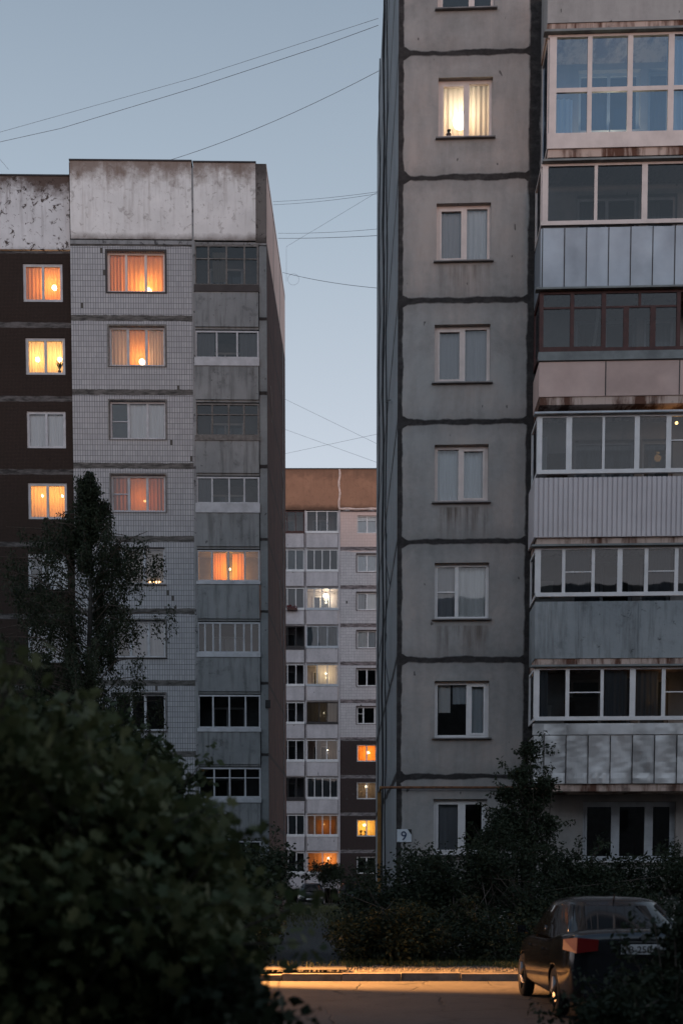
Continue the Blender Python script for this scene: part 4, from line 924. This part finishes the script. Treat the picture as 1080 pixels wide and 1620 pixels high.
bl = [blob(900, 1400, 24, 70, 50, .9), blob(990, 1420, 24, 80, 45, .9), blob(1080, 1400, 24, 60, 60, .9), blob(940, 1450, 23, 100, 50, .9)]
bush('bush', 'broad bush below the balconies, behind the parked car', 'bush', (5.8, 23.6, .1), bl, 560, 46, .085, .17, m_leafB, 18, shell=.4, stems=9, group='bushes round the blocks')
bl = [blob(1058, 1600, 9.5, 55, 48, .5), blob(1108, 1520, 9.5, 32, 60, .4), blob(980, 1622, 9.2, 46, 24, .4), blob(1050, 1635, 9, 100, 36, .5)]
bush('bush', 'dark bush at the bottom right corner, half covering the back of the car', 'bush', (2.7, 9.4, 0), bl, 420, 40, .07, .13, m_leafB, 19, stems=7, group='bushes round the blocks')
bl = [blob(512, 1384, 79, 14, 12, .6), blob(528, 1392, 79, 12, 14, .6)]
bush('bush', 'small bush in front of the lowest lit loggia of the far block', 'bush', (-.9, 79, 0), bl, 60, 24, .16, .3, m_leafB, 20, stems=5, group='bushes round the blocks')
bl = [blob(590, 1400, 60, 36, 30, 1.5), blob(640, 1380, 62, 40, 40, 1.5)]
bush('bush', 'distant dark bush between the grey block and the far block', 'bush', (1.5, 60, 0), bl, 160, 24, .14, .35, m_leafB, 21, stems=5, group='bushes round the blocks')

def birch():
    D = 31.0; bx = W(140, 1392, D); base = Vector((bx.x, D, 0)); root = empty('birch_tree', tuple(base), 0, label='slender birch with drooping twigs in front of the white tiled and brown walls', cat='tree')
    rr = random.Random(5); top = W(152, 745, D).z; m = MB()
    trunk = [Vector((.05*math.sin(z*.8)+ (z/top)*.18, .03*math.cos(z), z)) for z in np.linspace(0, top, 14)]
    m.tube(trunk, [.17*(1-.93*i/13) for i in range(14)], 8); m.build('trunk', m_bb, root)
    lim = MB(); cs = []
    def width(z):   # half width of the crown at height z, metres
        y = 1392-(z-EYE)/31*FPX; 
        for (ya, wa), (yb, wb) in zip(((745, 6), (800, 22), (860, 46), (920, 128), (980, 140), (1060, 150), (1130, 150), (1250, 130)), ((800, 22), (860, 46), (920, 128), (980, 140), (1060, 150), (1130, 150), (1250, 130), (1400, 60))):
            if ya <= y <= yb: return (wa+(wb-wa)*(y-ya)/(yb-ya))*31/FPX
        return .05
    for k in range(200):
        f = (k+rr.random())/200; z = top*(.12+.87*f**1.15); a = rr.random()*6.28; wd = width(z*1.0)*rr.uniform(.45, 1.25)
        s = Vector(trunk[min(13, int(z/top*13))]); s.z = z; bias = -1.0*(1-f); rise = rr.uniform(.1, .45)*wd; e = s+Vector((math.cos(a)*wd*(.86 if math.cos(a) > 0 else 1.2)+bias, math.sin(a)*wd*.8, rise)); e.z = min(e.z, top-.05)
        mid = s.lerp(e, .55)+Vector((0,0,.15*wd)); lim.tube([s, mid, e], [.03*(1.15-f), .016, .006], 5)
        for _ in range(11):
            p = s.lerp(e, rr.uniform(.1, 1.08)**.8); L = rr.uniform(.35, 1.25)*(1.15-.75*f); sw = Vector((rr.uniform(-.12,.12), rr.uniform(-.12,.12), -1)); q = p+sw*L
            lim.tube([p, p.lerp(q, .5)+Vector((math.cos(a)*.06, 0, .0)), q], [.005, .004, .002], 3, cap=False)
            for t in np.linspace(0, 1, int(4+L*7)): cs.append(tuple(p.lerp(q, t)))
    lim.build('limb', m_bark, root)
    V, F = leaves(cs, 7, .08, .085, 9, 'leaf', 1.3, .5); leaf_obj('crown', V, F, m_birch, root)
birch()

# ================================================================== CARS
def paint(name, c):
    g = G(name, .12, 0, .5); g.b.inputs['Coat Weight'].default_value = .3; g.b.inputs['Coat Roughness'].default_value = .02; n = g.noise(2.5, 5); n2 = g.noise(.9, 4)
    g.col(g.mix(g.rng(n, .4, .7, 0, .5), c, tuple(x*1.6+.01 for x in c))); g.set(g.b.inputs['Roughness'], g.rng(n2, .3, .7, .10, .24)); return g.mat
m_tyre = simple('tyre_rubber', (.012,.012,.012), .85); m_rim = simple('alloy_rim', (.18,.18,.19), .35, .9); m_carglass = None
g_ = G('tinted_car_glass', .04, 0, .35); g_.col((.008,.009,.01)); m_carglass = g_.mat
g_ = G('red_lamp_lens', .35, 0, .3); g_.col((.13,.006,.006)); m_red = g_.mat
g_ = G('clear_lamp_lens', .12, .6, .6); g_.col((.55,.58,.62)); m_clear = g_.mat
m_chrome = simple('chrome', (.6,.62,.65), .15, 1, .05); m_plate = simple('plate_white', (.5,.5,.5), .5, 0, .05); m_black = simple('black_plastic', (.015,.015,.015), .6)
def make_car(loc, rz, label, pm, group=None, plate=None):
    root = empty('parked_car', loc, rz, label=label, cat='car', group=group)
    # local: +y is forward, rear bumper at y=0
    st = [(0.0,.78,.40,.98),(.05,.82,.30,1.06),(.16,.86,.24,1.10),(.5,.885,.2,1.10),(.95,.89,.2,1.06),(1.6,.88,.19,.98),(2.3,.88,.19,.96),(3.0,.88,.19,.95),(3.45,.87,.2,.93),(3.9,.845,.22,.84),(4.2,.78,.26,.74),(4.36,.66,.34,.60)]
    b = MB(); ring = []
    for (y, w_, zl, zt) in st:
        half = [(w_*.90, zl), (w_*.975, zl+.10), (w_, zl+(zt-zl)*.42), (w_*.985, zl+(zt-zl)*.68), (w_*.955, zt-.07), (w_*.90, zt-.015), (w_*.6, zt+.015), (0, zt+.03)]
        pts = [(x, y, z) for x, z in half] + [(-x, y, z) for x, z in half[:-1][::-1]]; ring.append(len(b.v)); b.v += pts
    k = 15
    for a, c in zip(ring, ring[1:]):
        for j in range(k-1): b.f.append((a+j, a+j+1, c+j+1, c+j)); b.m.append(0)
        b.f.append((a+k-1, a, c, c+k-1)); b.m.append(0)
    b.f.append(tuple(ring[0]+j for j in range(k))[::-1]); b.f.append(tuple(ring[-1]+j for j in range(k))); b.m += [0, 0]
    o = b.build('body', pm, root, smooth=True)
    bm = bmesh.new(); bm.from_mesh(o.data); bmesh.ops.recalc_face_normals(bm, faces=bm.faces); bm.to_mesh(o.data); bm.free()
    axles = (.92, 3.52); cut = []
    for ay in axles:
        for sx in (-1, 1):
            c = MB(); c.tube([(sx*.55, ay, .30), (sx*1.05, ay, .30)], .365, 28); q = c.build('cutter', pm); q.parent = root; cut.append(q)
    sub = o.modifiers.new('s', 'SUBSURF'); sub.levels = 2; sub.render_levels = 2
    for q in cut: md = o.modifiers.new('b', 'BOOLEAN'); md.operation = 'DIFFERENCE'; md.object = q; md.solver = 'EXACT'
    bpy.context.view_layer.update(); dg = bpy.context.evaluated_depsgraph_get(); me = bpy.data.meshes.new_from_object(o.evaluated_get(dg)); o.modifiers.clear(); o.data = me
    for q in cut: bpy.data.objects.remove(q)
    # greenhouse
    def ringp(t):
        e = t**1.0; y0 = .56+(1.42-.56)*e; y1 = 3.42+(2.72-3.42)*e; w_ = .81-.17*e+.01*math.sin(math.pi*e); z = 1.0+.40*e
        out = []; N = 40
        for i in range(N):
            a = 2*math.pi*i/N; ca, sa = math.cos(a), math.sin(a); p = 2/(5.0-1.7*max(0, e))
            out.append(((abs(ca)**p)*(1 if ca > 0 else -1)*w_, (y0+y1)/2+(abs(sa)**p)*(1 if sa > 0 else -1)*(y1-y0)/2, z))
        return out
    def loft(rings, cap=False):
        m = MB(); idx = []
        for r in rings: idx.append(len(m.v)); m.v += r
        N = len(rings[0])
        for a, c in zip(idx, idx[1:]):
            for j in range(N): m.f.append((a+j, a+(j+1) % N, c+(j+1) % N, c+j)); m.m.append(0)
        if cap: m.f.append(tuple(idx[-1]+j for j in range(N))); m.m.append(0)
        return m
    loft([ringp(t) for t in (-.08, .25, .5, .75, .93)]).build('car_window', m_carglass, root, smooth=True)
    top = ringp(.93); cx, cy = 0, sum(p[1] for p in top)/len(top)
    rs_ = [ringp(.90), top]+[[(p[0]*s, cy+(p[1]-cy)*s, z) for p in ringp(1)] for s, z in ((.99, 1.405), (.90, 1.44), (.70, 1.468), (.35, 1.485))]
    r_ = loft(rs_, True)
    A, T = ringp(-.06), ringp(.92)
    for i in (5, 15, 25, 35): r_.tube([Vector(A[i])*1.0, Vector(ringp(.45)[i]), Vector(T[i])], .035, 6)
    for sx in (-1, 1): r_.box(sx*.755-.02 if sx > 0 else -.80, .80 if sx > 0 else -.735, 1.95, 2.02, .98, 1.1)
    r_.build('roof', pm, root, smooth=True)
    for ay in axles:
        for sx in (-1, 1):
            m = MB(); prof = [(.17, .74), (.29, .71), (.315, .745), (.315, .84), (.29, .87), (.2, .862)]; N = 28; ix = []
            for rr_, xx in prof:
                ix.append(len(m.v)); m.v += [(sx*xx, ay+rr_*math.cos(2*math.pi*j/N), .315+rr_*math.sin(2*math.pi*j/N)) for j in range(N)]
            for a, c in zip(ix, ix[1:]):
                for j in range(N): m.f.append((a+j, a+(j+1) % N, c+(j+1) % N, c+j)); m.m.append(0)
            wh = m.build('wheel', m_tyre, root, smooth=True)
            m = MB()
            for j in range(5):
                a = j*2*math.pi/5; m.tube([(sx*.855, ay, .315), (sx*.85, ay+.19*math.cos(a), .315+.19*math.sin(a))], [.045, .03], 6)
            m.tube([(sx*.80, ay, .315), (sx*.83, ay, .315)], .2, 24); m.build('rim', m_rim, wh)
    for sx in (-1, 1):
        m = MB(); pts = []   # tail lamp wrapping the corner
        a = [(sx*.53, -.018, .88), (sx*.52, -.012, 1.01), (sx*.76, .02, 1.03), (sx*.77, .005, .85)]; c = [(sx*.77, .005, .85), (sx*.76, .02, 1.03), (sx*.868, .30, 1.0), (sx*.885, .24, .88)]
        for q in (a, c): m.quad(*q)
        for v_ in range(len(m.v)): x, y, z = m.v[v_]; m.v[v_] = (x*1.01, y-.012, z)
        m.build('tail_light', m_red, root)
        m = MB(); m.quad((sx*.40, 4.345, .55), (sx*.44, 4.335, .67), (sx*.72, 4.19, .73), (sx*.73, 4.20, .60)); 
        for v_ in range(len(m.v)): x, y, z = m.v[v_]; m.v[v_] = (x*1.01, y+.03, z+.01)
        m.build('headlight', m_clear, root)
        m = MB(); m.tube([(sx*.86, 3.02, .96), (sx*.93, 3.0, 1.0)], .02, 6); m.box(sx*.95-.06, sx*.95+.06, 2.99, 3.05, .96, 1.06); m.build('side_mirror', pm, root)
        for dy in (1.75, 2.75): m = MB(); m.box(sx*.885-.012, sx*.885+.012, dy-.09, dy+.09, .80, .825); m.build('door_handle', m_chrome, root)
    m = MB(); m.box(-.70, .70, -.05, .08, .34, .56); m.build('bumper', pm, root)
    m = MB(); m.box(-.27, .27, -.046, -.032, .84, .955); pl = m.build('number_plate', m_plate, root)
    m = MB(); m.box(-.27, .27, 4.41, 4.425, .40, .51); m.build('number_plate', m_plate, root)
    if plate:
        cu = bpy.data.curves.new('lettering', 'FONT'); cu.body = plate; cu.size = .115; cu.align_x = 'CENTER'; cu.extrude = .001
        to = bpy.data.objects.new('lettering', cu); COL.objects.link(to); me = bpy.data.meshes.new_from_object(to.evaluated_get(bpy.context.evaluated_depsgraph_get())); bpy.data.objects.remove(to)
        me.materials.clear(); me.materials.append(m_black); q = bpy.data.objects.new('lettering', me); COL.objects.link(q); q.parent = pl; q.rotation_euler = (R(90), 0, 0); q.location = (0, -.0485, .855)
    m = MB(); m.box(-.30, .30, -.03, .0, .975, .99); m.tube([(0, -.035, 1.035), (0, .0, 1.035)], .042, 16); m.build('badge', m_chrome, root)
    m = MB()
    for k_ in range(4): m.box(-.36, .36, 4.37, 4.40, .52+.03*k_, .535+.03*k_)
    m.build('grille', m_chrome, root)
    m = MB(); m.tube([(0, 1.52, 1.44), (0, 1.46, 1.52)], [.012, .006], 6); m.build('antenna', m_black, root)
    return root
make_car((3.50, 13.4, 0), 0, 'dark sedan seen from behind at the right of the road, red tail light glinting', paint('midnight_paint', (.006,.007,.009)), plate='B 250 Y')
c1 = make_car((W(491, 1400, 75.5).x, 80.0, 0), math.pi, 'dark car facing the camera on the lawn in front of the far block', paint('black_paint', (.012,.013,.016)), group='cars parked before the far block')
c2 = copy_tree(c1); c2['label'] = 'second dark car, mostly hidden behind the first near the far block, one lamp glinting'; c2.location = (W(541, 1400, 80).x+.55, 84.0, 0)

# ================================================================== OVERHEAD WIRES
def wire(label, pts, r=.016, sag=.0):
    P_ = [W(x, y, D) for x, y, D in pts]; m = MB(); out = []
    for a, b in zip(P_, P_[1:]):
        for t in np.linspace(0, 1, 13)[:-1]: out.append(a.lerp(b, t)-Vector((0,0,sag*4*t*(1-t))))
    out.append(P_[-1]); m.tube(out, r*.6, 5); return tag(m.build('overhead_cable', m_wire), label, 'cable', 'cables strung between the blocks')
m_wire = simple('sky_cable', (.24,.27,.31), .7)
wire('upper one of two long cables rising across the sky towards the right-hand block', [(-60, 226, 56), (311, 122, 50), (598, 29, 43)], .012)
wire('lower one of two long cables rising across the sky, set with small clamps', [(-60, 238, 56), (97, 203, 54), (311, 138, 50), (505, 74, 46), (598, 40, 43)], .017)
wire('single cable from the left block\'s roof up to the right-hand block', [(240, 262, 50), (594+5, 112, 43)], .016, .25)
wire('upper cable of the close pair level with the white parapet', [(432, 319, 49), (600, 303, 43)], .011, .05)
wire('lower cable of the close pair level with the white parapet', [(432, 324, 49), (600, 306, 43)], .011, .06)
wire('slack cable slanting down from the right-hand block to a hanging end', [(453, 445, 50), (453, 390, 50), (500, 362, 48), (598, 303, 43)], .008)
wire('upper of two level cables crossing the gap below the parapet', [(440, 369, 50), (600, 362, 43)], .011, .05)
wire('lower, thicker of two level cables crossing the gap', [(440, 377, 50), (600, 372.5, 43)], .016, .03)
wire('cable with a coiled loop leaving the left block below its parapet', [(447, 431, 52), (600, 456, 43)], .015, .08)
wire('coiled loop of cable hanging by the left block\'s gable', [(464+9*math.cos(t), 442+9*math.sin(t), 51.5) for t in np.linspace(-1.2, 5.4, 14)], .008)
wire('thin cable sloping down to the right above the far block', [(450, 631, 52), (600, 704, 43)], .008)
wire('lowest thin cable sloping down to the right above the far roof', [(450, 679, 53), (600, 733, 43)], .008)
wire('thin cable rising to the right just above the far roof', [(450, 718, 53), (600, 686, 43)], .008)
wire('short cable end over the roof vent at the far left', [(-10, 240, 46), (14, 268, 46)], .012)

# ================================================================== POT PLANTS ON THE SILLS
def plant(P, r, fu, y, label, h=.28, seed=1):
    u = r[0]+(r[1]-r[0])*fu; q = P.P+P.u*u+P.inn*y; e = empty('pot_plant', (q.x, q.y, r[2]+.08), P.a, label=label, cat='pot plant', group='pot plants on lit sills')
    m = MB(); m.tube([(0,0,0), (0,0,.11)], [.045, .06], 10); m.build('pot', m_browntrim, e)
    rr = random.Random(seed); m = MB()
    for k in range(26):
        a = rr.random()*6.28; L = rr.uniform(.5, 1)*h; t = Vector((math.cos(a)*L*.5, math.sin(a)*L*.3, .1+L)); s_ = Vector((0,0,.1)); w_ = Vector((math.sin(a), -math.cos(a), .2))*.02
        mid = s_.lerp(t, .6)+Vector((0,0,.03)); m.quad(s_, mid-w_, t, mid+w_)
    m.build('leaves', m_leafB, e)
r_ = PL.rect(38, 101, 529, 588); plant(PL, r_, .84, .36, 'pot plant in the yellow lit window of the brown wall', .42, 1)
r_ = PF.rect(564.5, 596, 1293, 1325); plant(PF, (r_[0], r_[1], ZF-HF*8-1.62, 0), .2, .22, 'left one of two pot plants in the lowest yellow window of the far block', .35, 2)
plant(PF, (r_[0], r_[1], ZF-HF*8-1.62, 0), .42, .22, 'right one of two pot plants in the lowest yellow window of the far block', .3, 3)
r_ = PR.rect(693, 779, 122, 218); plant(PR, r_, .2, .17, 'small pot plant in the bright window high on the grey block', .12, 4)
